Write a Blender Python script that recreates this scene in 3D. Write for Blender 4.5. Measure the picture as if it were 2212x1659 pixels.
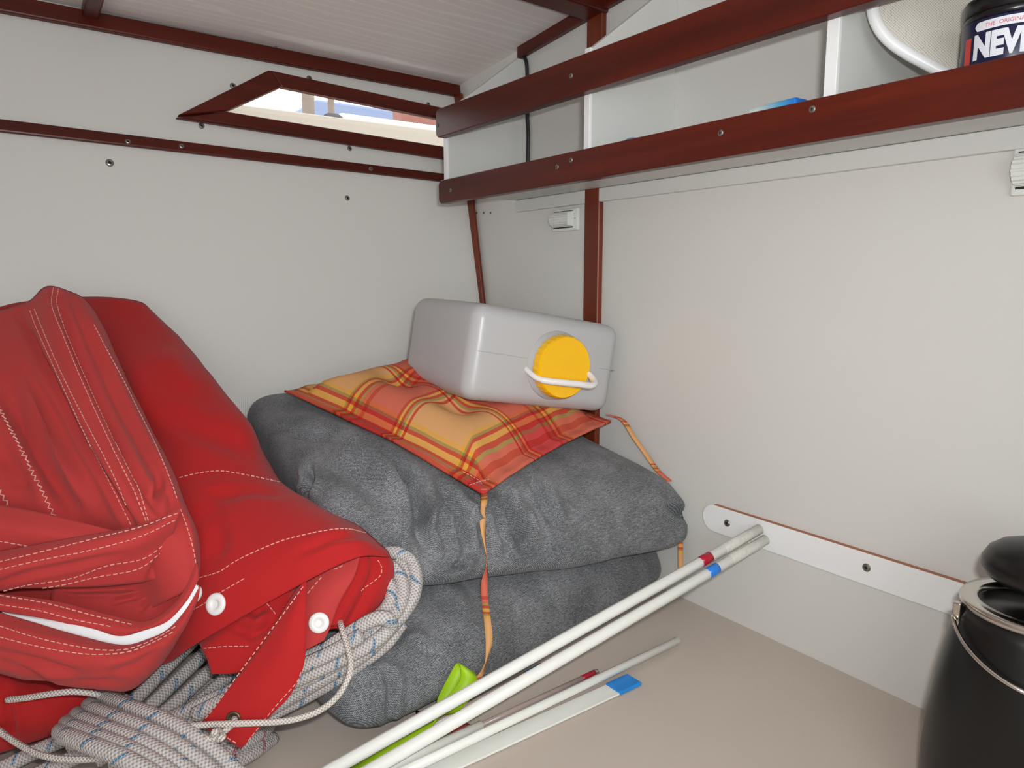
import bpy, bmesh, math, random
from mathutils import Vector, Matrix, noise
from mathutils.bvhtree import BVHTree
random.seed(7)
for o in list(bpy.data.objects): bpy.data.objects.remove(o)
S = bpy.context.scene
COL = S.collection

# ------------------------------------------------------------------ camera
# World: Z up (0 = berth top), +Y towards the cabin side with the window, +X towards the bulkhead with the shelf. Metres.
FPX, IW, IH = 1560.0, 2212.0, 1659.0
CAM = Vector((0, 0, 0.6))
_d = Vector((-13 - IW/2, -(600 - IH/2), -FPX)).normalized()
_r = math.radians(6.0)
_u = Vector((-math.sin(_r), math.cos(_r), 0))
_x = _d.cross(_u).normalized(); _u = _x.cross(_d)
ROT = Matrix((_x, _d, _u))
cd = bpy.data.cameras.new('camera'); cam = bpy.data.objects.new('camera', cd); COL.objects.link(cam)
cd.sensor_fit = 'HORIZONTAL'; cd.sensor_width = 36; cd.lens = FPX/IW*36; cd.clip_start = .01
cam.matrix_world = Matrix.Translation(CAM) @ ROT.to_4x4()
S.camera = cam

# ------------------------------------------------------------------ light
W = bpy.data.worlds.new('overcast_sky'); S.world = W; W.use_nodes = True
W.node_tree.nodes['Background'].inputs[0].default_value = (.93, .98, 1.0, 1)
W.node_tree.nodes['Background'].inputs[1].default_value = 4.9
fl = bpy.data.lights.new('camera_flash', 'AREA'); fl.shape = 'RECTANGLE'; fl.size = .035; fl.size_y = .016
fl.energy = 4.6; fl.color = (.98, 1.0, 1.0); fl.spread = math.radians(125)
fo = bpy.data.objects.new('camera_flash', fl); COL.objects.link(fo)
fo.matrix_world = cam.matrix_world @ Matrix.Translation((.038, .05, .0))
S.view_settings.view_transform = 'Standard'; S.view_settings.look = 'None'
S.view_settings.gamma = 1; S.view_settings.use_curve_mapping = False
S.view_settings.exposure = -0.25

# ------------------------------------------------------------------ measuring (photo sight line -> world)
def ray(px, py): return ROT @ Vector((px - IW/2, -(py - IH/2), -FPX))
def pt(px, py, d): return CAM + ray(px, py)*(d/FPX)          # d = distance along the view axis
def onX(px, py, X): v = ray(px, py); return CAM + v*((X - CAM.x)/v.x)
def onY(px, py, Y): v = ray(px, py); return CAM + v*((Y - CAM.y)/v.y)
def onZ(px, py, Z): v = ray(px, py); return CAM + v*((Z - CAM.z)/v.z)
RT = ROT.transposed()
def pix(P):
    q = RT @ (Vector(P) - CAM); return (IW/2 + FPX*q.x/-q.z, IH/2 - FPX*q.y/-q.z)
XR = 1.0104                                                   # bulkhead face
def LW(X, z, off=0.0):                                        # point on the sloping cabin side, off = proud of it
    return Vector((X, 1.427 + .22*z - off*.9766, z + off*.2149))
LN = Vector((0, -.9766, .2149))
def lwp(px, py, off=0.0):
    v = ray(px, py); t = (1.427 + .22*CAM.z - CAM.y)/(v.y - .22*v.z); P = CAM + v*t
    return P + LN*off
def ceil_z(X, Y): return 1.083 - .03*(X - 1) - .09*(Y - 1.665)

# ------------------------------------------------------------------ materials
def lin(c):
    return tuple(((v/255)/12.92 if v/255 <= .04045 else ((v/255 + .055)/1.055)**2.4) for v in c)
class NT:
    def __init__(s, name):
        s.m = bpy.data.materials.new(name); s.m.use_nodes = True; s.t = s.m.node_tree
        s.b = s.t.nodes['Principled BSDF']; s.out = s.t.nodes['Material Output']
    def n(s, typ, ins=None, **k):
        x = s.t.nodes.new(typ)
        for a, v in k.items(): setattr(x, a, v)
        for i, v in (ins or {}).items(): s.set(x.inputs[i], v)
        return x
    def set(s, inp, v):
        if isinstance(v, bpy.types.NodeSocket): s.t.links.new(v, inp)
        elif isinstance(v, tuple) and len(v) == 3 and inp.type == 'RGBA': inp.default_value = (*v, 1)
        else: inp.default_value = v
    def math(s, op, a, b=0.0, c=None):
        x = s.n('ShaderNodeMath', {0: a, 1: b}, operation=op)
        if c is not None: s.set(x.inputs[2], c)
        return x.outputs[0]
    def mix(s, f, a, b, mode='MIX'):
        x = s.n('ShaderNodeMix', data_type='RGBA', blend_type=mode)
        s.set(x.inputs[0], f); s.set(x.inputs[6], a); s.set(x.inputs[7], b); return x.outputs[2]
    def ramp(s, f, stops, interp='LINEAR'):
        x = s.n('ShaderNodeValToRGB', {0: f}); r = x.color_ramp; r.interpolation = interp
        while len(r.elements) < len(stops): r.elements.new(.5)
        for e, (p, c) in zip(r.elements, stops): e.position = p; e.color = (*c, 1) if len(c) == 3 else c
        return x.outputs[0]
    def obj(s): return s.n('ShaderNodeTexCoord').outputs['Object']
    def uv(s): return s.n('ShaderNodeTexCoord').outputs['UV']
    def gen(s, scale):
        return s.n('ShaderNodeMapping', {0: s.n('ShaderNodeNewGeometry').outputs['Position'], 3: scale}).outputs[0]
    def noise(s, vec, scale, detail=4, rough=.55, dist=0):
        return s.n('ShaderNodeTexNoise', {'Vector': vec, 'Scale': scale, 'Detail': detail, 'Roughness': rough, 'Distortion': dist}).outputs[0]
    def bump(s, h, strength=.2, dist=.002):
        s.set(s.b.inputs['Normal'], s.n('ShaderNodeBump', {'Height': h, 'Strength': strength, 'Distance': dist}).outputs[0])
    def pset(s, **k):
        for a, v in k.items(): s.set(s.b.inputs[a.replace('_', ' ')], v)
        return s
def plain(name, rgb, rough=.5, metal=0, spec=.5, var=.0, vscale=8, bump=0, bscale=200, **k):
    t = NT(name); c = lin(rgb)
    col = c
    if var:
        f = t.noise(t.obj(), vscale)
        col = t.mix(f, tuple(v*(1 - var) for v in c), tuple(min(1, v*(1 + var)) for v in c))
    t.pset(Base_Color=col, Roughness=rough, Metallic=metal, Specular_IOR_Level=spec, **k)
    if bump: t.bump(t.noise(t.obj(), bscale, 3), bump, .001)
    return t.m
def wood(name, axis_scale, dark=(66, 18, 9), light=(100, 31, 15), rough=.36):
    t = NT(name); v = t.gen(axis_scale)
    n1 = t.noise(v, 3, 4, .5, .3); n2 = t.noise(v, 40, 4, .6)
    f = t.math('ADD', t.math('MULTIPLY', n1, .75), t.math('MULTIPLY', n2, .25))
    c = t.ramp(f, [(.32, lin(dark)), (.52, lin(tuple((a + b)/2 for a, b in zip(dark, light)))), (.7, lin(light))])
    t.pset(Base_Color=c, Roughness=rough, Specular_IOR_Level=.32, Coat_Weight=.08, Coat_Roughness=.25)
    t.bump(n2, .06, .0006); return t.m
M = {}
M['wall'] = plain('painted_panel', (216, 214, 209), .42, var=.02, vscale=3, bump=.03, bscale=120)
M['shelfwhite'] = plain('white_laminate', (212, 212, 208), .4, var=.01)
M['edge'] = plain('white_edging', (240, 240, 240), .35)
M['woodX'] = wood('mahogany_along_x', (.6, 9, 9)); M['woodY'] = wood('mahogany_along_y', (9, .6, 9), (64, 18, 9), (100, 31, 15))
M['woodZ'] = wood('mahogany_along_z', (12, 12, 1.2), (96, 36, 16), (128, 54, 26))
M['steel'] = plain('steel', (178, 172, 162), .3, 1.0)
M['screw'] = plain('dull_screw_steel', (150, 146, 138), .32, .9)
M['slot'] = plain('screw_recess', (30, 26, 24), .7)
M['rod'] = plain('white_fibreglass', (238, 238, 232), .28, var=.02, vscale=30)
M['redtape'] = plain('red_tape', (178, 18, 44), .3); M['bluetape'] = plain('blue_tape', (40, 128, 226), .3)
M['bluecap'] = plain('blue_plastic_tip', (38, 138, 222), .3)
M['tealtape'] = plain('dark_blue_tape', (56, 96, 128), .35)
M['greyrod'] = plain('grey_rod', (176, 158, 152), .3)
M['lime'] = plain('lime_webbing', (164, 206, 20), .5, var=.05, vscale=60, bump=.1, bscale=600)
M['black'] = plain('black_cable', (26, 28, 28), .45)
M['kblack'] = plain('satin_black_lacquer', (14, 13, 12), .33, spec=.5)
M['kgrille'] = plain('black_filter', (22, 22, 22), .6, bump=.8, bscale=220)
M['chrome'] = plain('polished_steel', (214, 208, 200), .16, 1.0)
M['yellow'] = plain('yellow_cap_plastic', (250, 190, 4), .22, spec=.5)
M['whiteplastic'] = plain('white_plastic', (232, 228, 226), .3)
M['lampbase'] = plain('lamp_plastic', (226, 228, 222), .35)
M['stitch'] = plain('white_thread', (222, 170, 160), .6)
M['zip'] = plain('white_zip', (236, 236, 238), .4, bump=.3, bscale=500)
M['button'] = plain('white_button', (232, 230, 228), .3)
M['brass'] = plain('dull_brass_eyelet', (110, 96, 78), .4, .8)
# --- wood-grained painted ceiling
t = NT('painted_grain_ceiling'); v = t.gen((1.1, 7, 7))
w = t.n('ShaderNodeTexWave', {'Vector': v, 'Scale': 2.4, 'Distortion': 9.0, 'Detail': 3.0, 'Detail Scale': .8}, wave_type='RINGS').outputs['Fac']
f = t.ramp(w, [(.78, (0, 0, 0)), (.97, (1, 1, 1))])
t.pset(Base_Color=t.mix(f, lin((232, 225, 222)), lin((240, 234, 231))), Roughness=.5); t.bump(f, .15, .0008); M['ceil'] = t.m
# --- berth cloth
t = NT('berth_vinyl'); n = t.noise(t.obj(), 900, 2); n2 = t.noise(t.obj(), 5, 3)
c = t.mix(n, lin((194, 180, 168)), lin((212, 200, 189)))
t.pset(Base_Color=t.mix(t.math('MULTIPLY', n2, .35), c, lin((192, 178, 166))), Roughness=.75, Specular_IOR_Level=.2)
t.bump(n, .25, .0006); M['berth'] = t.m
# --- red acrylic canvas, fresh and faded
def canvas(name, a, b):
    t = NT(name); n = t.noise(t.gen((1, 1, 1)), 5, 3); w = t.noise(t.gen((1, 1, 1)), 900, 2)
    c = t.mix(n, lin(a), lin(b)); c = t.mix(t.math('MULTIPLY', w, .12), c, lin((120, 10, 14)))
    t.pset(Base_Color=c, Roughness=.8, Specular_IOR_Level=.15, Sheen_Weight=.08, Sheen_Roughness=.6)
    t.bump(w, .12, .0005); return t.m
M['red'] = canvas('red_canvas', (170, 28, 29), (180, 34, 35)); M['faded'] = canvas('faded_red_canvas', (176, 54, 53), (188, 63, 60))
# --- grey heathered weave
t = NT('grey_heather_weave'); pos = t.gen((1, 1, 1)); sx = t.n('ShaderNodeSeparateXYZ', {0: pos})
def th(x, p): return t.math('SINE', t.math('MULTIPLY', x, 2*math.pi/p))
wv = t.math('MULTIPLY', th(sx.outputs[0], .0032), th(t.math('ADD', sx.outputs[1], sx.outputs[2]), .0032))
a = t.noise(t.gen((110, 700, 700)), 1, 2, .6); g = t.noise(pos, 800, 2, .7); lo_ = t.noise(pos, 14, 2)
f = t.math('ADD', t.math('ADD', t.math('MULTIPLY', a, .30), t.math('MULTIPLY', g, .50)), t.math('ADD', t.math('MULTIPLY', wv, .12), t.math('MULTIPLY', lo_, .20)))
c = t.ramp(f, [(.36, lin((56, 58, 61))), (.5, lin((96, 98, 100))), (.64, lin((164, 164, 168)))])
t.pset(Base_Color=c, Roughness=.75, Specular_IOR_Level=.25, Sheen_Weight=.1); t.bump(wv, .15, .0006); M['heather'] = t.m
# --- plaid cotton (woven from two stripe sequences)
t = NT('orange_plaid_cotton'); sx = t.n('ShaderNodeSeparateXYZ', {0: t.uv()})
O, P, R, G, Y = lin((222, 168, 112)), lin((206, 74, 74)), lin((178, 40, 34)), lin((132, 128, 66)), lin((226, 168, 66))
def stripes(x, off):
    x = t.math('FRACT', t.math('ADD', t.math('MULTIPLY', x, 1.72), off))
    return t.ramp(x, [(0, O), (.43, R), (.45, O), (.465, G), (.485, R), (.505, Y), (.525, R), (.55, P), (.80, R), (.83, P), (.86, G), (.88, R), (.91, Y), (.94, R), (.96, G), (.975, Y)], 'CONSTANT')
c = t.n('ShaderNodeGamma', {0: t.mix(1.0, stripes(sx.outputs[0], .81), stripes(sx.outputs[1], .707), 'MULTIPLY'), 1: .5}).outputs[0]
w = t.noise(t.uv(), 700, 2); c = t.mix(t.math('MULTIPLY', w, .15), c, lin((170, 60, 40)))
t.pset(Base_Color=c, Roughness=.8, Specular_IOR_Level=.15); t.bump(w, .15, .0005); M['plaid'] = t.m
# --- braided ropes
def braid(name, base, dark, fleck, k=230, ku=8, width=.12):
    t = NT(name); s = t.n('ShaderNodeSeparateXYZ', {0: t.uv()}); u, v = s.outputs[0], s.outputs[1]
    a = t.math('FRACT', t.math('ADD', t.math('MULTIPLY', u, ku), t.math('MULTIPLY', v, k)))
    b = t.math('FRACT', t.math('SUBTRACT', t.math('MULTIPLY', v, k), t.math('MULTIPLY', u, ku)))
    da = t.math('ABSOLUTE', t.math('SUBTRACT', a, .5)); db = t.math('ABSOLUTE', t.math('SUBTRACT', b, .5))
    h = t.math('SUBTRACT', 1.0, t.math('ADD', da, db))
    col = t.ramp(h, [(.12, lin(dark)), (.5, lin(base)), (.9, lin(tuple(min(255, q + 18) for q in base)))])
    if fleck:
        hx = t.math('FRACT', t.math('ADD', u, t.math('MULTIPLY', v, 21)))
        e = t.math('MULTIPLY', t.math('LESS_THAN', hx, width), t.math('GREATER_THAN', h, .5))
        e = t.math('MULTIPLY', e, t.math('LESS_THAN', t.math('FRACT', t.math('MULTIPLY', v, 47)), .6))
        col = t.mix(e, col, lin(fleck))
    t.pset(Base_Color=col, Roughness=.55, Specular_IOR_Level=.4); t.bump(h, .7, .0016); return t.m
M['rope'] = braid('rope_blue_fleck', (190, 183, 179), (134, 128, 127), (40, 116, 160))
M['rope2'] = braid('rope_red_fleck', (192, 184, 182), (134, 126, 126), (160, 30, 66))
M['cord'] = braid('thin_white_cord', (214, 206, 198), (140, 130, 124), None, 240, 4)
# --- translucent jerrycan plastic
t = NT('milky_polyethylene'); t.pset(Base_Color=lin((196, 195, 196)), Roughness=.32, Specular_IOR_Level=.4)
tl = t.n('ShaderNodeBsdfTranslucent', {0: lin((226, 226, 228))}); mx = t.n('ShaderNodeMixShader', {0: .15, 1: t.b.outputs[0], 2: tl.outputs[0]})
t.t.links.new(mx.outputs[0], t.out.inputs[0])
M['poly'] = t.m
# --- window glass
t = NT('window_glass'); g = t.n('ShaderNodeBsdfGlossy', {'Roughness': .02}); tr = t.n('ShaderNodeBsdfTransparent', {0: (.97, .97, .97)})
mx = t.n('ShaderNodeMixShader', {0: .06, 1: tr.outputs[0], 2: g.outputs[0]}); t.t.links.new(mx.outputs[0], t.out.inputs[0]); M['glass'] = t.m
# --- mesh netting
t = NT('fly_screen_netting'); s = t.n('ShaderNodeSeparateXYZ', {0: t.uv()})
def lines(x): return t.math('GREATER_THAN', t.math('FRACT', t.math('MULTIPLY', x, 330)), .42)
f = t.math('MAXIMUM', lines(t.math('ADD', s.outputs[0], s.outputs[1])), lines(t.math('SUBTRACT', s.outputs[0], s.outputs[1])))
t.pset(Base_Color=t.mix(f, lin((150, 144, 132)), lin((206, 200, 190))), Roughness=.7); M['net'] = t.m
# --- ribbed webbing
t = NT('ribbed_webbing'); s = t.n('ShaderNodeSeparateXYZ', {0: t.uv()})
f = t.math('GREATER_THAN', t.math('FRACT', t.math('MULTIPLY', s.outputs[0], 40)), .6)
t.pset(Base_Color=t.mix(f, lin((206, 204, 200)), lin((232, 230, 228))), Roughness=.7); t.bump(f, .5, .002); M['web'] = t.m

# ------------------------------------------------------------------ mesh helpers
def thing(name, label, cat, loc, group=None):
    o = bpy.data.objects.new(name, None); COL.objects.link(o); o.location = loc; o.empty_display_size = .03
    return tag(o, label, cat, group)
def tag(o, label=None, cat=None, group=None, kind=None):
    if label: o['label'] = label
    if cat: o['category'] = cat
    if group: o['group'] = group
    if kind: o['kind'] = kind
    return o
def wloc(o):
    v = Vector((0, 0, 0))
    while o: v += o.location; o = o.parent
    return v
def mk(name, verts, faces, mat, parent=None, smooth=True, uvs=None, base=False):
    verts = [Vector(v) for v in verts]
    lo = Vector([min(v[i] for v in verts) for i in range(3)]); hi = Vector([max(v[i] for v in verts) for i in range(3)])
    c = (lo + hi)/2
    if base: c.z = lo.z
    me = bpy.data.meshes.new(name); me.from_pydata([v - c for v in verts], [], faces)
    if uvs:
        l = me.uv_layers.new(name='UVMap')
        for lp in me.loops: l.data[lp.index].uv = uvs[lp.vertex_index]
    if smooth: me.polygons.foreach_set('use_smooth', [True]*len(me.polygons))
    me.materials.append(M[mat] if isinstance(mat, str) else mat); me.update()
    o = bpy.data.objects.new(name, me); COL.objects.link(o)
    if parent: o.parent = parent; o.location = c - wloc(parent)
    else: o.location = c
    return o
def from_bm(name, bm, mat, parent=None, smooth=False, base=False):
    bmesh.ops.recalc_face_normals(bm, faces=bm.faces)
    bm.verts.index_update()
    v = [x.co.copy() for x in bm.verts]; f = [[q.index for q in p.verts] for p in bm.faces]; bm.free()
    return mk(name, v, f, mat, parent, smooth, base=base)
def bev(bm, w, seg=2):
    if w > 0: bmesh.ops.bevel(bm, geom=list(bm.edges), offset=w, segments=seg, profile=.5, affect='EDGES', clamp_overlap=True)
def box(name, lo, hi, mat, parent=None, bevel=.0, seg=2, base=False, smooth=False):
    bm = bmesh.new(); bmesh.ops.create_cube(bm, size=1)
    lo, hi = Vector(lo), Vector(hi)
    for v in bm.verts: v.co = Vector([(lo[i] + hi[i])/2 + v.co[i]*(hi[i] - lo[i]) for i in range(3)])
    bev(bm, bevel, seg); return from_bm(name, bm, mat, parent, smooth, base)
def prism(name, poly, ext, mat, parent=None, bevel=0, seg=2, smooth=False):
    ext = Vector(ext); bm = bmesh.new()
    a = [bm.verts.new(Vector(p)) for p in poly]; b = [bm.verts.new(Vector(p) + ext) for p in poly]
    n = len(poly); bm.faces.new(a); bm.faces.new(b[::-1])
    for i in range(n): bm.faces.new((a[i], b[i], b[(i + 1) % n], a[(i + 1) % n]))
    bmesh.ops.recalc_face_normals(bm, faces=bm.faces); bev(bm, bevel, seg)
    return from_bm(name, bm, mat, parent, smooth)
def hexa(name, c8, mat, parent=None, bevel=0, seg=2):          # 4 corners + 4 opposite corners
    bm = bmesh.new(); v = [bm.verts.new(Vector(p)) for p in c8]
    for f in ((0, 1, 2, 3), (7, 6, 5, 4), (0, 4, 5, 1), (1, 5, 6, 2), (2, 6, 7, 3), (3, 7, 4, 0)): bm.faces.new([v[i] for i in f])
    bmesh.ops.recalc_face_normals(bm, faces=bm.faces); bev(bm, bevel, seg)
    return from_bm(name, bm, mat, parent)
def cr(p0, p1, p2, p3, t):
    return .5*((2*p1) + (p2 - p0)*t + (2*p0 - 5*p1 + 4*p2 - p3)*t*t + (3*p1 - p0 - 3*p2 + p3)*t*t*t)
def spline(pts, n):
    pts = [Vector(p) for p in pts]; q = [pts[0]*2 - pts[1]] + pts + [pts[-1]*2 - pts[-2]]; out = []
    for i in range(len(pts) - 1):
        for k in range(n): out.append(cr(q[i], q[i + 1], q[i + 2], q[i + 3], k/n))
    return out + [pts[-1]]
def tube_data(path, r, sides=10, cap=True, uv0=0.0):
    """path list of Vectors, r number or list -> verts, faces, uvs"""
    V, F, U = [], [], []; n = len(path)
    rr = r if isinstance(r, (list, tuple)) else [r]*n
    T = [(path[min(i + 1, n - 1)] - path[max(i - 1, 0)]).normalized() for i in range(n)]
    up = Vector((0, 0, 1)) if abs(T[0].z) < .9 else Vector((1, 0, 0)); N = (up - T[0]*up.dot(T[0])).normalized(); L = uv0
    for i in range(n):
        if i: L += (path[i] - path[i - 1]).length; N = (N - T[i]*N.dot(T[i])).normalized()
        B = T[i].cross(N)
        for s in range(sides + 1):
            a = 2*math.pi*s/sides; V.append(path[i] + (N*math.cos(a) + B*math.sin(a))*rr[i]); U.append((s/sides, L))
    for i in range(n - 1):
        for s in range(sides):
            a = i*(sides + 1) + s; F.append((a, a + 1, a + sides + 2, a + sides + 1))
    if cap:
        for i, fl_ in ((0, 1), (n - 1, 0)):
            c = len(V); V.append(path[i] + T[i]*(-rr[i]*.35 if i == 0 else rr[i]*.35)); U.append((.5, L if i else uv0))
            for s in range(sides):
                a = i*(sides + 1) + s; F.append((a + 1, a, c) if i == 0 else (a, a + 1, c))
    return V, F, U
def tube(name, pts, r, mat, parent=None, sides=10, sub=6, base=False):
    path = spline(pts, sub) if sub > 1 else [Vector(p) for p in pts]
    V, F, U = tube_data(path, r, sides); return mk(name, V, F, mat, parent, True, U, base)
def lathe(name, prof, center, mat, parent=None, seg=48, axis=None, base=False, smooth=True):
    V, F = [], []; c = Vector(center); Q = Matrix.Identity(3)
    if axis is not None: Q = Vector((0, 0, 1)).rotation_difference(Vector(axis).normalized()).to_matrix()
    n = len(prof)
    for (r, z) in prof:
        for s in range(seg):
            a = 2*math.pi*s/seg; V.append(c + Q @ Vector((r*math.cos(a), r*math.sin(a), z)))
    for i in range(n - 1):
        for s in range(seg):
            F.append((i*seg + s, i*seg + (s + 1) % seg, (i + 1)*seg + (s + 1) % seg, (i + 1)*seg + s))
    F.append(tuple(range(seg))[::-1]); F.append(tuple((n - 1)*seg + s for s in range(seg)))
    o = mk(name, V, F, mat, parent, smooth, base=base); return o
_screw = {}
def screw(P, N, r, parent, slot=True, mat='screw'):
    """small raised screw head; mesh data shared by radius"""
    key = (round(r, 4), slot, mat)
    if key not in _screw:
        bm = bmesh.new(); seg = 14; rings = [(1, 0), (1, .18), (.82, .36), (.5, .46)]
        if slot: rings += [(.42, .44), (.36, .12)]
        vs = [[bm.verts.new((q*r*math.cos(2*math.pi*s/seg), q*r*math.sin(2*math.pi*s/seg), h*r)) for s in range(seg)] for q, h in rings]
        for i in range(len(vs) - 1):
            for s in range(seg): bm.faces.new((vs[i][s], vs[i][(s + 1) % seg], vs[i + 1][(s + 1) % seg], vs[i + 1][s]))
        k = bm.faces.new(vs[-1]); bm.faces.new(vs[0][::-1]); k.material_index = 1 if slot else 0
        me = bpy.data.meshes.new('screw'); bm.to_mesh(me); bm.free(); me.materials.append(M[mat]); me.materials.append(M['slot'])
        _screw[key] = me
    o = bpy.data.objects.new('screw', _screw[key]); COL.objects.link(o); o.parent = parent
    o.rotation_mode = 'QUATERNION'; o.rotation_quaternion = Vector((0, 0, 1)).rotation_difference(Vector(N).normalized())
    o.location = Vector(P) - wloc(parent); return o

# ================================================================== THE CABIN
fl_ = box('floor', (-1.3, -.7, -.06), (XR + .02, 1.46, 0), 'berth'); tag(fl_, 'beige cloth-covered berth top', kind='structure')
# cabin side, with the slanted window opening
WO = [LW(.40, .93), LW(.54, 1.018), LW(.992, .998), LW(.992, .906)]
out = [LW(-1.3, -.06), LW(-1.3, 1.16), LW(XR + .02, 1.16), LW(XR + .02, -.06)]
bm = bmesh.new(); o_ = [bm.verts.new(p) for p in out]; w_ = [bm.verts.new(p) for p in WO]
for i in range(4): bm.faces.new((o_[i], o_[(i + 1) % 4], w_[(i + 1) % 4], w_[i]))
ext = bmesh.ops.extrude_face_region(bm, geom=list(bm.faces))
for v in [g for g in ext['geom'] if isinstance(g, bmesh.types.BMVert)]: v.co -= LN*.018
wl = from_bm('wall_left', bm, 'wall'); tag(wl, 'white sloping cabin side with window', kind='structure')
wr = box('wall_right', (XR, -.7, -.06), (XR + .02, 1.72, 1.5), 'wall'); tag(wr, 'white bulkhead behind the shelf', kind='structure')
# ceiling (slightly sloping)
cp = [Vector((x, y, ceil_z(x, y))) for x, y in ((-1.3, -.7), (XR + .02, -.7), (XR + .02, 1.70), (-1.3, 1.70))]
ce = prism('ceiling', cp, (0, 0, .02), 'ceil'); tag(ce, 'pale painted ceiling with wood grain', kind='structure')

# rest of the cabin around the camera: after bulkhead with the companionway, and the far side
bm = bmesh.new(); o_ = [bm.verts.new(p) for p in ((-1.3, -.7, -.06), (-1.3, -.7, 1.5), (XR + .02, -.7, 1.5), (XR + .02, -.7, -.06))]
w_ = [bm.verts.new(p) for p in ((-.95, -.7, .3), (-.95, -.7, 1.1), (.25, -.7, 1.1), (.25, -.7, .3))]
for i in range(4): bm.faces.new((o_[i], o_[(i + 1) % 4], w_[(i + 1) % 4], w_[i]))
ext = bmesh.ops.extrude_face_region(bm, geom=list(bm.faces))
for v in [g for g in ext['geom'] if isinstance(g, bmesh.types.BMVert)]: v.co.y -= .02
tag(from_bm('wall_back', bm, 'wall'), 'white bulkhead with the companionway behind the camera', kind='structure')
tag(box('wall_side', (-1.32, -.7, -.06), (-1.3, 1.7, 1.5), 'wall'), 'white panel on the far side of the berth', kind='structure')
tn = [0]
def trim(obj_, label):
    tn[0] += 1; obj_.name = 'trim_%d' % tn[0]; return tag(obj_, label, kind='structure')
def lw_strip(X0, zb0, zt0, X1, zb1, zt1, th, mat='woodX', bevel=.003):
    a = [LW(X0, zb0), LW(X0, zt0), LW(X1, zt1), LW(X1, zb1)]
    return hexa('strip', a + [p + LN*th for p in a], mat, None, bevel)
t1 = trim(lw_strip(-1.3, 1.092, 1.128, XR, 1.0535, 1.0845, .014), 'mahogany batten along the ceiling edge')
t2 = trim(lw_strip(-1.3, .886, .912, XR, .831, .851, .010), 'mahogany batten below the window')
for (px, py) in ((592, 104), (1000, 183), (678, 110)): screw(lwp(px, py, .014), LN, .0052 if px == 592 else .004, t1)
for (px, py) in ((275, 310), (390, 320), (797, 368)): screw(lwp(px, py, .010), LN, .005, t2)
for (px, py, r) in ((237, 352, .0072), (750, 428, .006), (503, 186, .0065), (668, 170, .0065), (755, 321, .0055), (435, 272, .006), (925, 225, .005)):
    screw(lwp(px, py), LN, r, wl)
# corner batten where side and bulkhead meet
a = [onX(1003, 430, XR - .002), onX(1026, 430, XR - .002)]; b = [onX(1026, 640, XR - .002), onX(1049, 640, XR - .002)]
def ext_line(p, q, z): return p + (q - p)*((z - p.z)/(q.z - p.z))
L0, L1 = ext_line(a[0], b[0], .0), ext_line(a[0], b[0], 1.06); R0, R1 = ext_line(a[1], b[1], .0), ext_line(a[1], b[1], 1.06)
trim(hexa('strip', [L0, L1, R1, R0] + [p + Vector((-.012, -.004, 0)) for p in (L0, L1, R1, R0)], 'woodZ', None, .004, 3), 'slanting mahogany batten in the corner')
# post on the bulkhead
pA, pB = onX(1262, 435, XR - .012), onX(1297, 435, XR - .012); tA, tB = onX(1268, 35, XR - .012), onX(1299, 35, XR - .012)
y0, y1 = (pB.y + tB.y)/2, (pA.y + tA.y)/2
trim(box('post', (XR - .013, y0, 0), (XR + .001, y1, 1.135), 'woodZ', None, .004, 3), 'upright mahogany post on the bulkhead')
# bulkhead / ceiling battens and beams
def cz(y): return ceil_z(XR, y)
def ceil_batten(ya, yb):
    p = [Vector((XR - .014, ya, cz(ya) - .024)), Vector((XR - .014, yb, cz(yb) - .024)), Vector((XR - .014, yb, cz(yb) + .002)), Vector((XR - .014, ya, cz(ya) + .002))]
    return hexa('strip', p + [q + Vector((.016, 0, 0)) for q in p], 'woodY', None, .003)
trim(ceil_batten(1.385, 1.14), 'short mahogany batten between ceiling and bulkhead')
trim(ceil_batten(1.12, -.7), 'mahogany batten on the bulkhead under the ceiling')
p = [Vector((x, y, ceil_z(x, y) - d)) for x, d in ((-1.3, 0), (XR, 0)) for y in (1.10, 1.15)]
q = [v - Vector((0, 0, .03)) for v in p]
trim(hexa('beam', [p[0], p[1], p[3], p[2]] + [q[0], q[1], q[3], q[2]], 'woodX', None, .003), 'mahogany ceiling beam above the post')
p = [Vector((x, y, ceil_z(x, y))) for x, y in ((.178, 1.66), (.206, 1.66), (.206, -.7), (.178, -.7))]
trim(hexa('beam', p + [v - Vector((0, 0, .022)) for v in p], 'woodY', None, .004), 'mahogany beam running along the ceiling')
# window: frame pieces and pane
wn = bpy.data.objects.new('window_1', None); COL.objects.link(wn); wn.location = LW(.66, .95); tag(wn, 'long slanted cabin window in a mahogany frame', kind='structure')
oA, oB, oC, oD = (.322, .9135), (.524, 1.041), (1.005, 1.0135), (1.005, .886)
iA, iB, iC, iD = (.425, .9385), (.545, 1.007), (.975, .984), (.975, .918)
def fr(quad, th=.015, sh=0):
    a = [LW(x, z) for x, z in quad]
    return hexa('frame_rail', a + [p_ + LN*th for p_ in a], 'woodX', wn, .0045, 3)
g = .0018
fr([(oA[0] + .004, oA[1] + g*2.2), oB, iB, (iA[0], iA[1] + g*.6)], .017)
fr([oB, oC, iC, iB])
fr([oA, (iA[0], iA[1]), iD, oD], .015)
fr([iD, iC, oC, oD])
wpn = [LW(x, z, -.006) for x, z in ((.36, .915), (.53, 1.03), (1.0, 1.005), (1.0, .90))]
prism('window_pane', wpn, LN*-.004, 'glass', wn)

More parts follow.
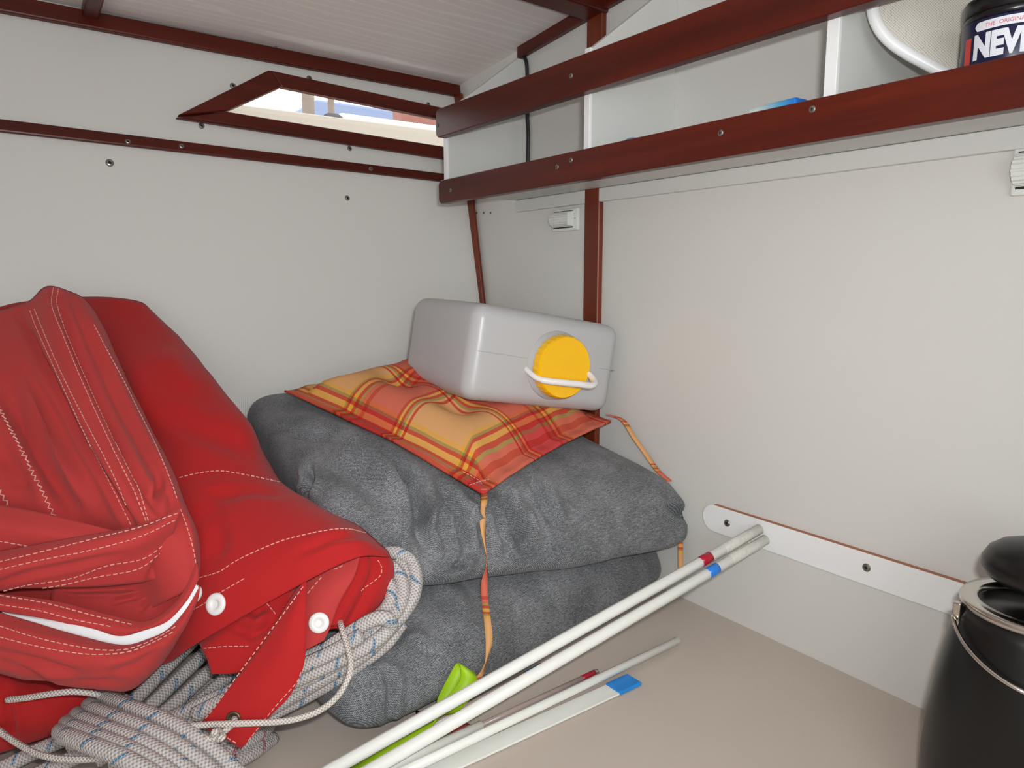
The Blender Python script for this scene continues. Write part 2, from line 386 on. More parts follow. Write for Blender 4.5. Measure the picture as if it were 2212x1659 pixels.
# ================================================================== SHELF
RX = .79
sh = thing('wall_shelf', 'white wall shelf with two mahogany rails along the bulkhead', 'shelf', (.9, .5, .776))
SY1 = 1.392
box('shelf_board', (RX + .012, -.3, .776), (XR, SY1 + .006, .79), 'shelfwhite', sh, .0015)
cl = prism('cleat', [(XR, -.3, .749), (XR, 1.392, .749), (XR, 1.392, .7755), (XR, -.3, .7755)], (-.012, 0, 0), 'shelfwhite', sh, .002)
def rail(z0, z1, yend, scr):
    bm = bmesh.new(); r = .012; pts = []
    for (cy, cz_, a0) in ((yend - r, z1 - r, 0), (yend - r, z0 + r, 270)):
        for k in range(6):
            a = math.radians(a0 + (90 - k*18)); pts.append((RX, cy + r*math.cos(a), cz_ + r*math.sin(a)))
    pts = [(RX, -.3, z1)] + pts + [(RX, -.3, z0)]
    a = [bm.verts.new(p_) for p_ in pts]; b = [bm.verts.new((p_[0] + .02, p_[1], p_[2])) for p_ in pts]; n = len(pts)
    bm.faces.new(a); bm.faces.new(b[::-1])
    for i in range(n): bm.faces.new((a[i], b[i], b[(i + 1) % n], a[(i + 1) % n]))
    bmesh.ops.recalc_face_normals(bm, faces=bm.faces)
    bev(bm, .0045, 3)
    o = from_bm('rail', bm, 'woodY', sh, True)
    m = o.modifiers.new('wn', 'WEIGHTED_NORMAL'); m.keep_sharp = False
    for px, py in scr: screw(onX(px, py, RX), (-1, 0, 0), .0042, o, True, 'screw')
    return o
rail(.755, .8035, 1.384, ((974, 411), (1204, 361), (1234, 346), (1557, 287), (1755, 236)))
rail(.8915, .949, 1.392, ((945, 271), (1234, 164)))
def divider(Y, th, prof, edge):
    """panel standing across the shelf; prof = outline in X,z"""
    o = prism('divider', [(x, Y, z) for x, z in prof], (0, th, 0), 'shelfwhite', sh, .0008)
    if edge:
        box('edging', (prof[0][0] - .006, Y - .0006, prof[0][1]), (prof[0][0], Y + th + .0006, edge), 'edge', o, .0008)
XD = RX + .026
divider(1.382, .012, [(XD, .79), (XR, .79), (XR, 1.093), (XD + .0, .95)], .95)
zt = lambda x: .945 + (x - .79)*.75
divider(.925, .012, [(XD, .79), (XR, .79), (XR, zt(XR)), (XD, zt(XD))], zt(XD))
divider(.497, .014, [(XD, .79), (XR, .79), (XR, 1.09), (XD, .94)], .94)
# cable down the bulkhead
cab = [onX(1124, 122, XR - .006), onX(1135, 128, XR - .005), onX(1139, 160, XR - .005), onX(1138, 230, XR - .005), onX(1141, 290, XR - .005), onX(1140, 350, XR - .005)]
cab.append(Vector((XR - .005, cab[-1].y, .791)))
tag(tube('cable', cab, .0042, 'black', None, 8), 'black cable hanging down the bulkhead behind the upper rail', 'cable')
# lamps under the shelf
def lamp(P0, w, h, label):
    """P0 = near lower corner on the bulkhead; w along +Y"""
    y, z = P0.y, P0.z
    t = thing('wall_lamp', label, 'lamp', (XR, y + w/2, z), 'small white lamps under the shelf')
    box('base_plate', (XR - .009, y, z), (XR - .0005, y + w, z + h), 'lampbase', t, .003, 2)
    # ribbed half-round cover
    V, F = [], []; n = 40; y0_, y1_ = y + w*.19, y + w*.93
    zc, R = z + h*.53, h*.33
    prof = []
    for k in range(n + 1):
        a = math.pi*k/n; rr = R*(1 + (.025 if (k//2) % 2 else -.025)); prof.append((XR - .008 - rr*1.05*math.sin(a), zc - rr*math.cos(a)))
    for yy in (y0_, y1_):
        for x, zz in prof: V.append((x, yy, zz))
    for k in range(n): F.append((k, k + 1, n + 1 + k + 1, n + 1 + k))
    F.append(tuple(range(n + 1))); F.append(tuple(range(2*n + 1, n, -1)))
    o = mk('ribbed_cover', V, F, 'lampbase', t, False)
    box('end_collar', (XR - .0095 - R*.95, y0_ - .003, zc - R*.92), (XR - .006, y0_ + .0015, zc + R*.92), 'lampbase', t, .0014)
    box('slot', (XR - .0098, y0_ - .002, zc - R*1.22), (XR - .0086, y1_, zc - R*1.06), 'slot', t)
    box('slot', (XR - .0098, y0_ - .002, zc + R*1.06), (XR - .0086, y1_, zc + R*1.14), 'slot', t)
    screw((XR - .009, y + .008, zc), (-1, 0, 0), .0014, t)
P = onX(1254, 497, XR); lamp(P, .085, .046, 'small white ribbed lamp beside the upright mahogany post')
P = onX(2186, 425, XR); lamp(Vector((XR, P.y - .085, P.z)), .085, .056, 'white ribbed lamp under the shelf, cut by the right picture edge')
for px in (1030, 1045, 1060): screw(onX(px, 460, XR), (-1, 0, 0), .0034, wr)

# white batten screwed low on the bulkhead
za, zb = .153, .201; ya = onX(1524, 1112, XR).y
pts = [(XR, -.5, zb)] + [(XR, ya - (zb - za)/2 + (zb - za)/2*math.sin(math.radians(k*15)), (za + zb)/2 + (zb - za)/2*math.cos(math.radians(k*15))) for k in range(13)] + [(XR, -.5, za)]
wb = thing('wall_batten', 'white round-ended batten screwed low on the bulkhead', 'batten', (XR, .4, za))
bt = prism('batten', pts, (-.007, 0, 0), 'edge', wb, 0)
prism('veneer_edge', [(XR - .0001, -.5, zb), (XR - .0001, ya - .024, zb), (XR - .0001, ya - .024, zb + .0012), (XR - .0001, -.5, zb + .0012)], (-.0068, 0, 0), plain('bare_ply_edge', (168, 112, 84), .6), wb)
for px, py in ((1571, 1130), (1872, 1226)): screw(onX(px, py, XR - .007), (-1, 0, 0), .0062, bt)
# ================================================================== SOFT THINGS: builders
def seg_dist(p, a, b):
    ax, ay = a; bx, by = b; dx, dy = bx - ax, by - ay; L = dx*dx + dy*dy
    t = max(0, min(1, ((p[0] - ax)*dx + (p[1] - ay)*dy)/L)) if L else 0
    return math.hypot(p[0] - ax - t*dx, p[1] - ay - t*dy), t
def crease_amount(P, creases):
    """sum of fold profiles measured in the photo: (polyline, width px, height m)"""
    s = 0.0; p = pix(P)
    for line, w, h in creases:
        n = len(line) - 1; best = 1e9; tt = 0
        for i in range(n):
            d, t = seg_dist(p, line[i], line[i + 1])
            if d < best: best, tt = d, (i + t)/n
        if best < 3*w:
            tap = min(1, 4*tt + .25, 4*(1 - tt) + .25)
            s += h*tap*(math.exp(-(best/w)**2) - .45*math.exp(-((best - 1.6*w)/w)**2))
    return s
def grid_normals(V, nu, nv):
    N = []
    for i in range(nu):
        for j in range(nv):
            a = V[min(i + 1, nu - 1)*nv + j] - V[max(i - 1, 0)*nv + j]; b = V[i*nv + min(j + 1, nv - 1)] - V[i*nv + max(j - 1, 0)]
            N.append(a.cross(b).normalized())
    return N
BV = {}
def patch(name, rows, mat, parent, key=None, sub=10, wr=.0, ws=9.0, th=.0016, creases=(), ripple=None, roll=0):
    """cloth panel: control points (photo x, photo y, distance) -> smooth sheet with thickness"""
    rows = [([(-330, r[0][1] + 25, r[0][2] + .13), (-190, r[0][1] + 6, r[0][2] + .03)] if r[0][0] == -90 else []) + list(r) for r in rows]   # carries on past the picture edge
    C = [[pt(*p) for p in r] for r in rows]
    R1 = [spline(r, sub) for r in C]; nv = len(R1[0])
    cols = [spline([R1[i][j] for i in range(len(R1))], sub) for j in range(nv)]; nu = len(cols[0])
    V = [cols[j][i] for i in range(nu) for j in range(nv)]
    N = grid_normals(V, nu, nv)
    flip = sum(n.dot(CAM - v) for n, v in zip(N, V)) < 0
    if flip: N = [-n for n in N]
    W_ = []
    for v, n in zip(V, N):
        d = wr*(noise.noise(v*ws) + .5*noise.noise(v*ws*2.3)) if wr else 0
        if creases: d += crease_amount(v, creases)
        W_.append(v + n*d)
    V = W_; N = grid_normals(V, nu, nv)
    if flip: N = [-n for n in N]
    F = []; 
    for i in range(nu - 1):
        for j in range(nv - 1):
            q = (i*nv + j, i*nv + j + 1, (i + 1)*nv + j + 1, (i + 1)*nv + j); F.append(q if flip else q[::-1])
    BV[key or name] = BVHTree.FromPolygons(V, F)
    o = len(V); B = [v - n*th for v, n in zip(V, N)]
    F2 = F + [tuple(o + k for k in f[::-1]) for f in F]
    rim = [i*nv for i in range(nu)], [i*nv + nv - 1 for i in range(nu)], list(range(nv)), [(nu - 1)*nv + j for j in range(nv)]
    for k, e in enumerate(rim):
        for a, b in zip(e, e[1:]):
            q = (a, b, b + o, a + o); F2.append(q if (k in (0, 3)) == flip else q[::-1])
    return mk(name, V + B, F2, mat, parent, True)
def hit(keys, px, py, lift=.0008):
    best = None
    for k in keys:
        h = BV[k].ray_cast(CAM, ray(px, py).normalized())
        if h[0] is not None and (best is None or h[3] < best[3]): best = h
    if best is None: return None
    n = best[1] if best[1].dot(CAM - best[0]) > 0 else -best[1]
    return best[0] + n*lift, n
def stitches(lines, keys, parent, dash=.0044, gap=.0024, r=.0005, mat='stitch', zig=0):
    """rows of thread dashes lying on the cloth; too fine to pick apart singly"""
    V, F = [], []
    for line in lines:
        path = spline([Vector((x, y, 0)) for x, y in line], 14); P3 = []
        for p in path:
            h = hit(keys, p.x, p.y)
            if h: P3.append(h)
        if len(P3) < 2: continue
        L = 0; segs = [(P3[i], P3[i + 1], (P3[i + 1][0] - P3[i][0]).length) for i in range(len(P3) - 1)]
        tot = sum(s[2] for s in segs)
        def at(s):
            for a, b, l in segs:
                if s <= l and l > 0: return a[0].lerp(b[0], s/l), a[1]
                s -= l
            return segs[-1][1]
        s = 0; k = 0
        while s < tot - dash:
            a, n = at(s); b, _ = at(s + dash); dv = b - a
            if dv.length > .02: s += dash + gap; continue
            t_ = dv.normalized(); side = t_.cross(n).normalized()
            if zig: off = side*zig*(1 if k % 2 else -1); a = a + off; b = b - off
            o = len(V)
            for q in (a, b):
                V += [q - side*r - n*r, q + side*r - n*r, q + side*r*.7 + n*r*.7, q - side*r*.7 + n*r*.7]
            F += [(o, o + 4, o + 5, o + 1), (o + 1, o + 5, o + 6, o + 2), (o + 2, o + 6, o + 7, o + 3), (o + 3, o + 7, o + 4, o), (o, o + 1, o + 2, o + 3), (o + 7, o + 6, o + 5, o + 4)]
            s += dash + (0 if zig else gap); k += 1
    if V:
        o = mk('stitching', V, F, mat, parent, False); o['kind'] = 'stuff'; return o
def cushion(name, c8, mat, parent, n=64, kx=8, m=2.6, puff=.12, wr=.004, ws=7, creases=(), uvs=1.0, key=None, sag=None):
    """box cushion: rounded block bent to eight corners (bottom FL,FR,BR,BL, top FL,FR,BR,BL)"""
    V, F, U, idx = [], [], [], {}
    def add(p):
        k = tuple(round(v*n) for v in p)
        if k in idx: return idx[k]
        x, y, z = p
        r = (((abs(x)**kx + abs(y)**kx)**(m/kx)) + abs(z)**m)**(1/m)
        x, y, z = x/r, y/r, z/r
        zz = z*(1 + puff*(1 - x*x)*(1 - y*y))
        # side walls bulge
        a, b, c = (x + 1)/2, (y + 1)/2, (zz + 1)/2
        B = (c8[0]*(1 - a) + c8[1]*a)*(1 - b) + (c8[3]*(1 - a) + c8[2]*a)*b
        T = (c8[4]*(1 - a) + c8[5]*a)*(1 - b) + (c8[7]*(1 - a) + c8[6]*a)*b
        P = B*(1 - c) + T*c
        idx[k] = len(V); V.append(P); U.append((p[0]*.3*uvs + (p[1] - p[2])*.02, (p[1]*.28 - p[2]*.16)*uvs + .01*p[0])); return idx[k]
    rng = [-1 + 2*i/n for i in range(n + 1)]
    nz = n//2; rz = [-1 + 2*i/nz for i in range(nz + 1)]
    def quad(a, b, c, d): F.append((add(a), add(b), add(c), add(d)))
    for i in range(n):
        for j in range(n):
            a, b, c, d = rng[i], rng[i + 1], rng[j], rng[j + 1]
            quad((a, c, 1), (b, c, 1), (b, d, 1), (a, d, 1)); quad((a, c, -1), (a, d, -1), (b, d, -1), (b, c, -1))
        for j in range(nz):
            a, b, c, d = rng[i], rng[i + 1], rz[j], rz[j + 1]
            quad((a, -1, c), (b, -1, c), (b, -1, d), (a, -1, d)); quad((a, 1, c), (a, 1, d), (b, 1, d), (b, 1, c))
            quad((-1, a, c), (-1, a, d), (-1, b, d), (-1, b, c)); quad((1, a, c), (1, b, c), (1, b, d), (1, a, d))
    def normals():
        N = [Vector((0, 0, 0)) for _ in V]
        for f in F:
            k = (V[f[2]] - V[f[0]]).cross(V[f[3]] - V[f[1]])
            for q in f: N[q] += k
        return [q.normalized() for q in N]
    N = normals()
    for i, (v, nn) in enumerate(zip(V, N)):
        d = wr*(noise.noise(v*ws) + .6*noise.noise(v*ws*2.1 + Vector((3, 1, 2))))
        if creases and nn.dot(CAM - v) > 0: d += crease_amount(v, creases)
        V[i] = v + nn*d
    for v in V:
        if v.x > XR - .003: v.x = XR - .003
        if v.z < .001: v.z = .001
        yl = 1.427 + .22*v.z - .004
        if v.y > yl: v.y = yl
    BV[key or name] = BVHTree.FromPolygons(V, F)
    return mk(name, V, F, mat, parent, True, U, base=parent is None)

# ================================================================== GREY CUSHIONS
lowc = [Vector(p) for p in ((.285, .735, 0), (1.03, .875, .0), (1.0, 1.40, 0), (.30, 1.38, 0), (.33, .84, .15), (1.02, .93, .13), (1.0, 1.40, .16), (.33, 1.38, .17))]
lcr = [([(833, 1443), (846, 1480), (842, 1560)], 10.35, -0.0114), ([(870, 1380), (900, 1365), (930, 1380)], 16.1, 0.0095), ([(940, 1260), (985, 1275), (1010, 1320)], 13.8, 0.0076),
       ([(1180, 1250), (1210, 1290)], 12, .003), ([(800, 1450), (830, 1440), (870, 1450)], 14, .006), ([(850, 1390), (890, 1355), (935, 1372)], 11, -.004)]
lo = cushion('seat_cushion', lowc, 'heather', None, 112, 9, 3.4, .08, .006, 6, lcr, 1, 'low')
tag(lo, 'grey heathered box cushion lying on the berth beneath the other cushion', 'cushion', 'grey box cushions')
FLb, FLt = pt(690, 1165, 1.03), pt(655, 985, 1.07)
upc = [Vector((.36, .855, .135)), Vector((1.03, .825, .072)), Vector((1.03, 1.42, .15)), Vector((.38, 1.46, .20)),
       Vector((.335, .96, .325)), Vector((1.03, .875, .235)), Vector((1.03, 1.42, .33)), Vector((.38, 1.48, .405))]
ucr = [([(771, 961), (840, 1000), (898, 1051), (907, 1096), (916, 1173)], 13.915, -0.0213), ([(957, 1060), (993, 1105), (1011, 1187)], 12.65, -0.0213),
       ([(935, 1090), (925, 1140), (950, 1190)], 12.65, 0.0160), ([(1079, 1056), (1106, 1105), (1128, 1178)], 12.65, -0.0213), ([(1142, 1024), (1178, 1087), (1196, 1133)], 12.65, -0.0186),
       ([(667, 1006), (674, 1040), (658, 1074)], 8.855, -0.0186), ([(613, 929), (703, 947), (771, 974)], 16.445, -0.0213), ([(720, 975), (800, 1010), (860, 1060)], 22.77, 0.0213),
       ([(1050, 1090), (1062, 1150), (1080, 1190)], 11.385, 0.0160), ([(1020, 1090), (1040, 1130)], 10.12, 0.0133), ([(1440, 1085), (1470, 1110), (1482, 1118)], 10.12, -0.0160),
       ([(1135, 1100), (1160, 1160)], 11.385, 0.0160), ([(980, 1230), (1000, 1215), (1010, 1190)], 10.12, -0.0133), ([(870, 1110), (880, 1180)], 10, .005)]
up = cushion('seat_cushion', upc, 'heather', None, 144, 12, 3.8, .06, .005, 6, ucr, 1, 'up')
tag(up, 'grey heathered box cushion stacked on top, under the plaid pad', 'cushion', 'grey box cushions')

# ================================================================== PLAID PAD
def top_of(x, y, keys=('up', 'low')):
    z = 0.0
    for k in keys:
        h = BV[k].ray_cast(Vector((x, y, .8)), Vector((0, 0, -1)))
        if h[0] is not None: z = max(z, h[0].z)
    return z
pad = thing('chair_pad', 'orange and red plaid chair pad with ties, under the jerrycan', 'cushion', (.72, 1.1, .34))
cF, cR, cL = onZ(1045, 1062, .283), Vector((.99, 1.05, .315)), onZ(614, 838, .398)
cB = cR + cL - cF
n = 56; V, F, U = [], [], []
def pad_pt(a, b):
    x = (cF*(1 - a) + cR*a)*(1 - b) + (cL*(1 - a) + cB*a)*b
    # sides bow in a little between the corners
    ca, cb = a - .5, b - .5
    x = x - (cR - cF)*(.05*ca*4*b*(1 - b)) - (cL - cF)*(.05*cb*4*a*(1 - a))
    return x
zz = [[0]*(n + 1) for _ in range(n + 1)]
for i in range(n + 1):
    for j in range(n + 1):
        p = pad_pt(i/n, j/n); zz[i][j] = max(top_of(min(p.x, .97), min(p.y, 1.40)), p.z - .012) + .003
for _ in range(6):
    zz = [[(zz[i][j]*2 + zz[max(i - 1, 0)][j] + zz[min(i + 1, n)][j] + zz[i][max(j - 1, 0)] + zz[i][min(j + 1, n)])/6 for j in range(n + 1)] for i in range(n + 1)]
for side in (1, 0):
    for i in range(n + 1):
        for j in range(n + 1):
            a, b = i/n, j/n; p = pad_pt(a, b)
            e = min(a, 1 - a, b, 1 - b)
            q = max(0, (e - .055)/.445); puffy = .046*(1 - (1 - min(1, q*2.4))**2.2)
            for (ta, tb) in ((.34, .36), (.34, .68), (.68, .34), (.68, .68)):
                puffy -= .026*math.exp(-(((a - ta)**2 + (b - tb)**2)/.006))
            puffy += .0025*noise.noise(Vector((a*9, b*9, 1))) + .0015*math.sin(a*46 + 3*b)*(1 if e < .12 else 0)
            p = Vector((p.x, p.y, zz[i][j] + .002 + (max(puffy, -.002) + .004 if side else 0)))
            V.append(p); U.append((a, b))
def gf(o, rev):
    for i in range(n):
        for j in range(n):
            q = (o + i*(n + 1) + j, o + (i + 1)*(n + 1) + j, o + (i + 1)*(n + 1) + j + 1, o + i*(n + 1) + j + 1); F.append(q[::-1] if rev else q)
gf(0, False); gf((n + 1)**2, True); o2 = (n + 1)**2
ring = [i*(n + 1) for i in range(n + 1)] + [n*(n + 1) + j for j in range(1, n + 1)] + [i*(n + 1) + n for i in range(n - 1, -1, -1)] + [j for j in range(n - 1, 0, -1)]
for a, b in zip(ring, ring[1:] + ring[:1]): F.append((b, a, a + o2, b + o2))
for v in V: v.x = min(v.x, XR - .004)
BV['pad'] = BVHTree.FromPolygons(V, F)
pb = mk('pad', V, F, 'plaid', pad, True, U)
stitches([[(1000, 1020), (1030, 1035), (1043, 1048)], [(1015, 1048), (1040, 1040), (1060, 1035)]], ['pad'], pb, r=.0005)
def ribbon(name, pts, width, mat, parent, sides, th=.0008, sub=8, uvs=(1, 3)):
    """flat tape along pts; sides = width direction per point"""
    path = spline(pts, sub); sd = spline(sides, sub); V, F, U = [], [], []; n = len(path); L = 0
    for i, (p, s) in enumerate(zip(path, sd)):
        s = s.normalized(); tn_ = (path[min(i + 1, n - 1)] - path[max(i - 1, 0)]).normalized(); nn = tn_.cross(s).normalized()
        if i: L += (p - path[i - 1]).length
        w = width[0] + (width[1] - width[0])*i/(n - 1) if isinstance(width, tuple) else width
        for a, b in ((-1, -1), (1, -1), (1, 1), (-1, 1)): V.append(p + s*(a*w/2) + nn*(b*th/2)); U.append((.2 + a*.05*uvs[0], L*uvs[1]))
    for i in range(n - 1):
        for k in range(4):
            F.append((4*i + k, 4*i + (k + 1) % 4, 4*i + 4 + (k + 1) % 4, 4*i + 4 + k))
    F += [(3, 2, 1, 0), tuple(4*(n - 1) + k for k in range(4))]
    return mk(name, V, F, mat, parent, True, U)
Xv = Vector((.816, -.579, 0)); Dv = Vector((.3, .8, .3))
def lay(px, py, d, lift=.005):
    h = hit(['up', 'low'], px, py, lift); return h[0] if h else pt(px, py, d)
tie = [cF + Vector((0, 0, .004))] + [lay(x, y, d) for x, y, d in ((1047, 1085, .985), (1046, 1130, .975), (1042, 1180, .97))] + [lay(1043, 1215, .97, .012), lay(1041, 1290, .962, .014), lay(1045, 1350, .955, .010), lay(1049, 1390, .95, .008), lay(1044, 1430, .95, .006), lay(1024, 1468, .94, .006)]
ribbon('tie', tie, .0105, 'plaid', pad, [Xv, Xv*.9 + Dv*.3, Xv*.7 + Dv*.5, Xv*.35 + Dv, Xv*.25 + Dv, Xv, Xv, Xv*.9 + Dv*.4, Xv*.6 + Dv, Xv])
tie = [cR + Vector((-.01, 0, .012)), pt(1345, 908, 1.435), lay(1370, 945, 1.41), lay(1398, 985, 1.395), lay(1422, 1018, 1.375), lay(1444, 1044, 1.36)]
ribbon('tie', tie, .010, 'plaid', pad, [Xv]*6)
ribbon('tie', [pt(1468, 1130, 1.345), pt(1470, 1180, 1.325), pt(1471, 1228, 1.31)], .009, 'plaid', pad, [Xv]*3)

# ================================================================== JERRYCAN
jc = thing('jerrycan', 'milky white plastic jerrycan lying on its side with a yellow screw cap', 'jerrycan', (.78, 1.15, .38))
jA, jB = pt(1003, 866, 1.25), pt(1316, 893, 1.43)          # near lower corner, far-right lower corner
ux = (jB - jA).normalized(); bk = pt(846, 818, 1.46) - jA
uz0 = pt(985, 640, 1.25) - jA
uy = (bk - ux*bk.dot(ux)).normalized(); uz = ux.cross(uy).normalized()
if uz.z < 0: uz = -uz
Lx, Ly, Lz = (jB - jA).length, .27, .172
def J(x, y, z): return jA + ux*x + uy*y + uz*z
def rbox(name, dims, r, Jf, mat, parent, n=10, bulge=.0):
    """rounded block with soft bulging faces"""
    V, F, idx = [], [], {}
    def add(p):
        k = tuple(round(v, 4) for v in p)
        if k in idx: return idx[k]
        q = [];
        for v, d in zip(p, dims):
            q.append(v*d)
        c = [min(max(v, r), d - r) for v, d in zip(q, dims)]
        dv = Vector([a - b for a, b in zip(q, c)])
        if dv.length > 1e-9:
            mxl = max(abs(x) for x in dv); dv = dv.normalized()*mxl
        w = [a + b for a, b in zip(c, dv)]
        bl = bulge
        s = [math.sin(math.pi*min(max(v, 0), 1)) for v in p]
        for ax in range(3):
            o1, o2_ = [i for i in range(3) if i != ax]
            if p[ax] < .001: w[ax] -= bl*s[o1]*s[o2_]
            if p[ax] > .999: w[ax] += bl*s[o1]*s[o2_]
        idx[k] = len(V); V.append(Jf(*w)); return idx[k]
    def coords(d):
        k = r/d; e = [k*i/6 for i in range(6)]; m_ = [k + (1 - 2*k)*i/n for i in range(n + 1)]
        return e + m_ + [1 - v for v in e[::-1]]
    cs = [coords(d) for d in dims]
    for ax in range(3):
        o1, o2_ = [i for i in range(3) if i != ax]
        for side in (0, 1):
            for i in range(len(cs[o1]) - 1):
                for j in range(len(cs[o2_]) - 1):
                    q = []
                    for (a, b) in ((i, j), (i + 1, j), (i + 1, j + 1), (i, j + 1)):
                        p = [0, 0, 0]; p[ax] = side; p[o1] = cs[o1][a]; p[o2_] = cs[o2_][b]; q.append(add(p))
                    F.append(q)
    bm = bmesh.new(); vs = [bm.verts.new(v) for v in V]
    for f in F:
        if len(set(f)) == 4: bm.faces.new([vs[i] for i in f])
    return from_bm(name, bm, mat, parent, True)
body = rbox('body', (Lx, Ly, Lz), .026, J, 'poly', jc, 10, .003)
capc = (Lx*.545, Lz*.37)
def ring_seam():
    pts = [J(.012, -.0012, Lz*.52), J(Lx*.2, -.0022, Lz*.515), J(Lx*.42, -.003, Lz*.51)]
    return pts
tube('mould_seam', ring_seam(), .0009, 'poly', body, 6)
tube('mould_seam', [J(Lx*.86, -.0026, Lz*.5), J(Lx*.98, -.001, Lz*.5)], .0008, 'poly', body, 6, 1)
ax_ = -uy
cc = J(capc[0], -.002, capc[1] + Lz*.10)
R = .0580
lathe('neck', [(R*1.12, -.004), (R*1.10, .004), (R*.95, .007), (R*.93, .02)], cc, 'poly', jc, 56, ax_)
# ribbed cap
V, F = [], []; seg = 120; Q = Vector((0, 0, 1)).rotation_difference(ax_).to_matrix()
prof = [(1.0, .012, 1), (1.0, .026, 1), (.985, .030, 0), (.95, .0325, 0), (.90, .0318, 0), (.4, .0312, 0)]
for r_, h_, rb in prof:
    for s in range(seg):
        a = 2*math.pi*s/seg; k = r_*R*(1 + (.014*(1 if (s//2) % 2 else -1) if rb else 0)); V.append(cc + Q @ Vector((k*math.cos(a), k*math.sin(a), h_)))
for i in range(len(prof) - 1):
    for s in range(seg): F.append((i*seg + s, i*seg + (s + 1) % seg, (i + 1)*seg + (s + 1) % seg, (i + 1)*seg + s))
F.append(tuple(range(seg))[::-1]); F.append(tuple((len(prof) - 1)*seg + s for s in range(seg)))
o = mk('screw_cap', V, F, 'yellow', jc, True); m = o.modifiers.new('es', 'EDGE_SPLIT'); m.split_angle = math.radians(40)
# carrying bail round the cap
dcap = (cc - CAM).dot(ROT @ Vector((0, 0, -1)))
hp = [pt(1112, 775, dcap - .004), pt(1125, 785, dcap - .018), pt(1150, 810, dcap - .045), pt(1172, 821, dcap - .052), pt(1210, 826, dcap - .05), pt(1250, 830, dcap - .04), pt(1276, 833, dcap - .024), pt(1284, 826, dcap - .010), pt(1276, 812, dcap + .004), pt(1262, 802, dcap + .012)]
hd = tube('handle', hp, [.0052]*3*6 + [.0062]*(len(spline(hp, 6)) - 18), 'whiteplastic', jc, 12, 6)
lathe('pivot', [(.0095, 0), (.0100, .006), (.0085, .011), (.004, .013)], pt(1112, 775, dcap + .010), 'whiteplastic', jc, 20, ax_)

# ================================================================== RODS AND BATTENS
def rod(name, A, B, r, label, group='white rods and battens'):
    t = thing(name, label, 'rod', (A + B)/2, group); return t
def piece(nm, A, B, a, b, r, mat, t, sides=18): 
    return tube(nm, [A + (B - A)*a, A + (B - A)*b], r, mat, t, sides, 1)
def white_rod(pa, za, pb, xb, r, band, label, over=.10):
    A = onZ(*pa, za); B = onX(*pb, xb); A = A + (A - B).normalized()*over
    if A.z < r + .002: A = B + (A - B)*((B.z - r - .002)/(B.z - A.z))
    t = rod('tube_rod', A, B, r, label); L = (B - A).length
    piece('shaft', A, B, 0, 1, r, 'rod', t)
    k = 1 - .115/L*1.0
    piece('band', A, B, k - .022/L, k, r*1.035, band, t)
    # dark scuffs near the end
    return t, A, B
M['scuff'] = plain('scuffed_tip', (206, 204, 196), .45, var=.25, vscale=120)
t1_, A1, B1 = white_rod((728, 1656), .03, (1640, 1143), XR - .012, .0082, 'redtape', 'white rod with a red band leaning on the wall batten')
t2_, A2, B2 = white_rod((815, 1656), .03, (1653, 1166), XR - .012, .0082, 'bluetape', 'white rod with a blue band leaning on the wall batten')
for t_, A, B in ((t1_, A1, B1), (t2_, A2, B2)): piece('worn_end', A, B, 1 - .085/(B - A).length, 1.001, .00835, 'scuff', t_)
A, B = onZ(894, 1656, .022), onZ(1463, 1384, .0125); A = A + (A - B).normalized()*.12; A.z = .024
t_ = rod('tube_rod', A, B, .006, 'thin white rod with a plain cut end beside the blue-tipped batten'); piece('shaft', A, B, 0, 1, .0062, 'rod', t_)
# flat batten, blue tip
A, B = onZ(948, 1660, .004), onZ(1371, 1467, .004); A = A + (A - B).normalized()*.1; dr = (B - A).normalized(); sd = Vector((dr.y, -dr.x, 0)).normalized()
t_ = rod('flat_batten', A, B, .006, 'flat white batten with a blue plastic tip')
def flat(nm, a, b, w, z0, z1, mat, bvl=.0008):
    P0, P1 = A + (B - A)*a, A + (B - A)*b
    c = [P0 - sd*w, P0 + sd*w, P1 + sd*w, P1 - sd*w]; c = [Vector((p.x, p.y, z0)) for p in c]
    return hexa(nm, c + [Vector((p.x, p.y, z1)) for p in c], mat, t_, bvl)
k = 1 - .045/(B - A).length
flat('strip', 0, k, .0145, .0015, .0045, 'rod'); flat('tip', k, 1, .0155, .001, .0065, 'bluecap', .002)
# telescoping thin rod with a red tip, and the one with the dark blue tip
A, B = onZ(845, 1656, .010), onZ(1290, 1451, .006); A = A + (A - B).normalized()*.1; A.z = .010
t_ = rod('telescopic_rod', A, B, .004, 'thin grey rod with a red tip pushed into a white sleeve'); L = (B - A).length
J_ = onZ(1043, 1572, .007); kk = (J_ - A).length/L
piece('sleeve', A, B, 0, kk, .0066, 'rod', t_); piece('inner_rod', A, B, kk, 1 - .03/L, .0042, 'greyrod', t_); piece('band', A, B, 1 - .032/L, 1 - .006/L, .0046, 'redtape', t_); piece('tip', A, B, 1 - .006/L, 1, .0042, 'chrome', t_)
A, B = onZ(935, 1566, .006), onZ(1168, 1439, .006); L = (B - A).length
t_ = rod('telescopic_rod', A, B, .004, 'thin grey rod with a dark blue tip lying between the two long white rods')
piece('shaft', A, B, 0, 1 - .035/L, .0045, 'greyrod', t_); piece('band', A, B, 1 - .035/L, 1, .0048, 'tealtape', t_)

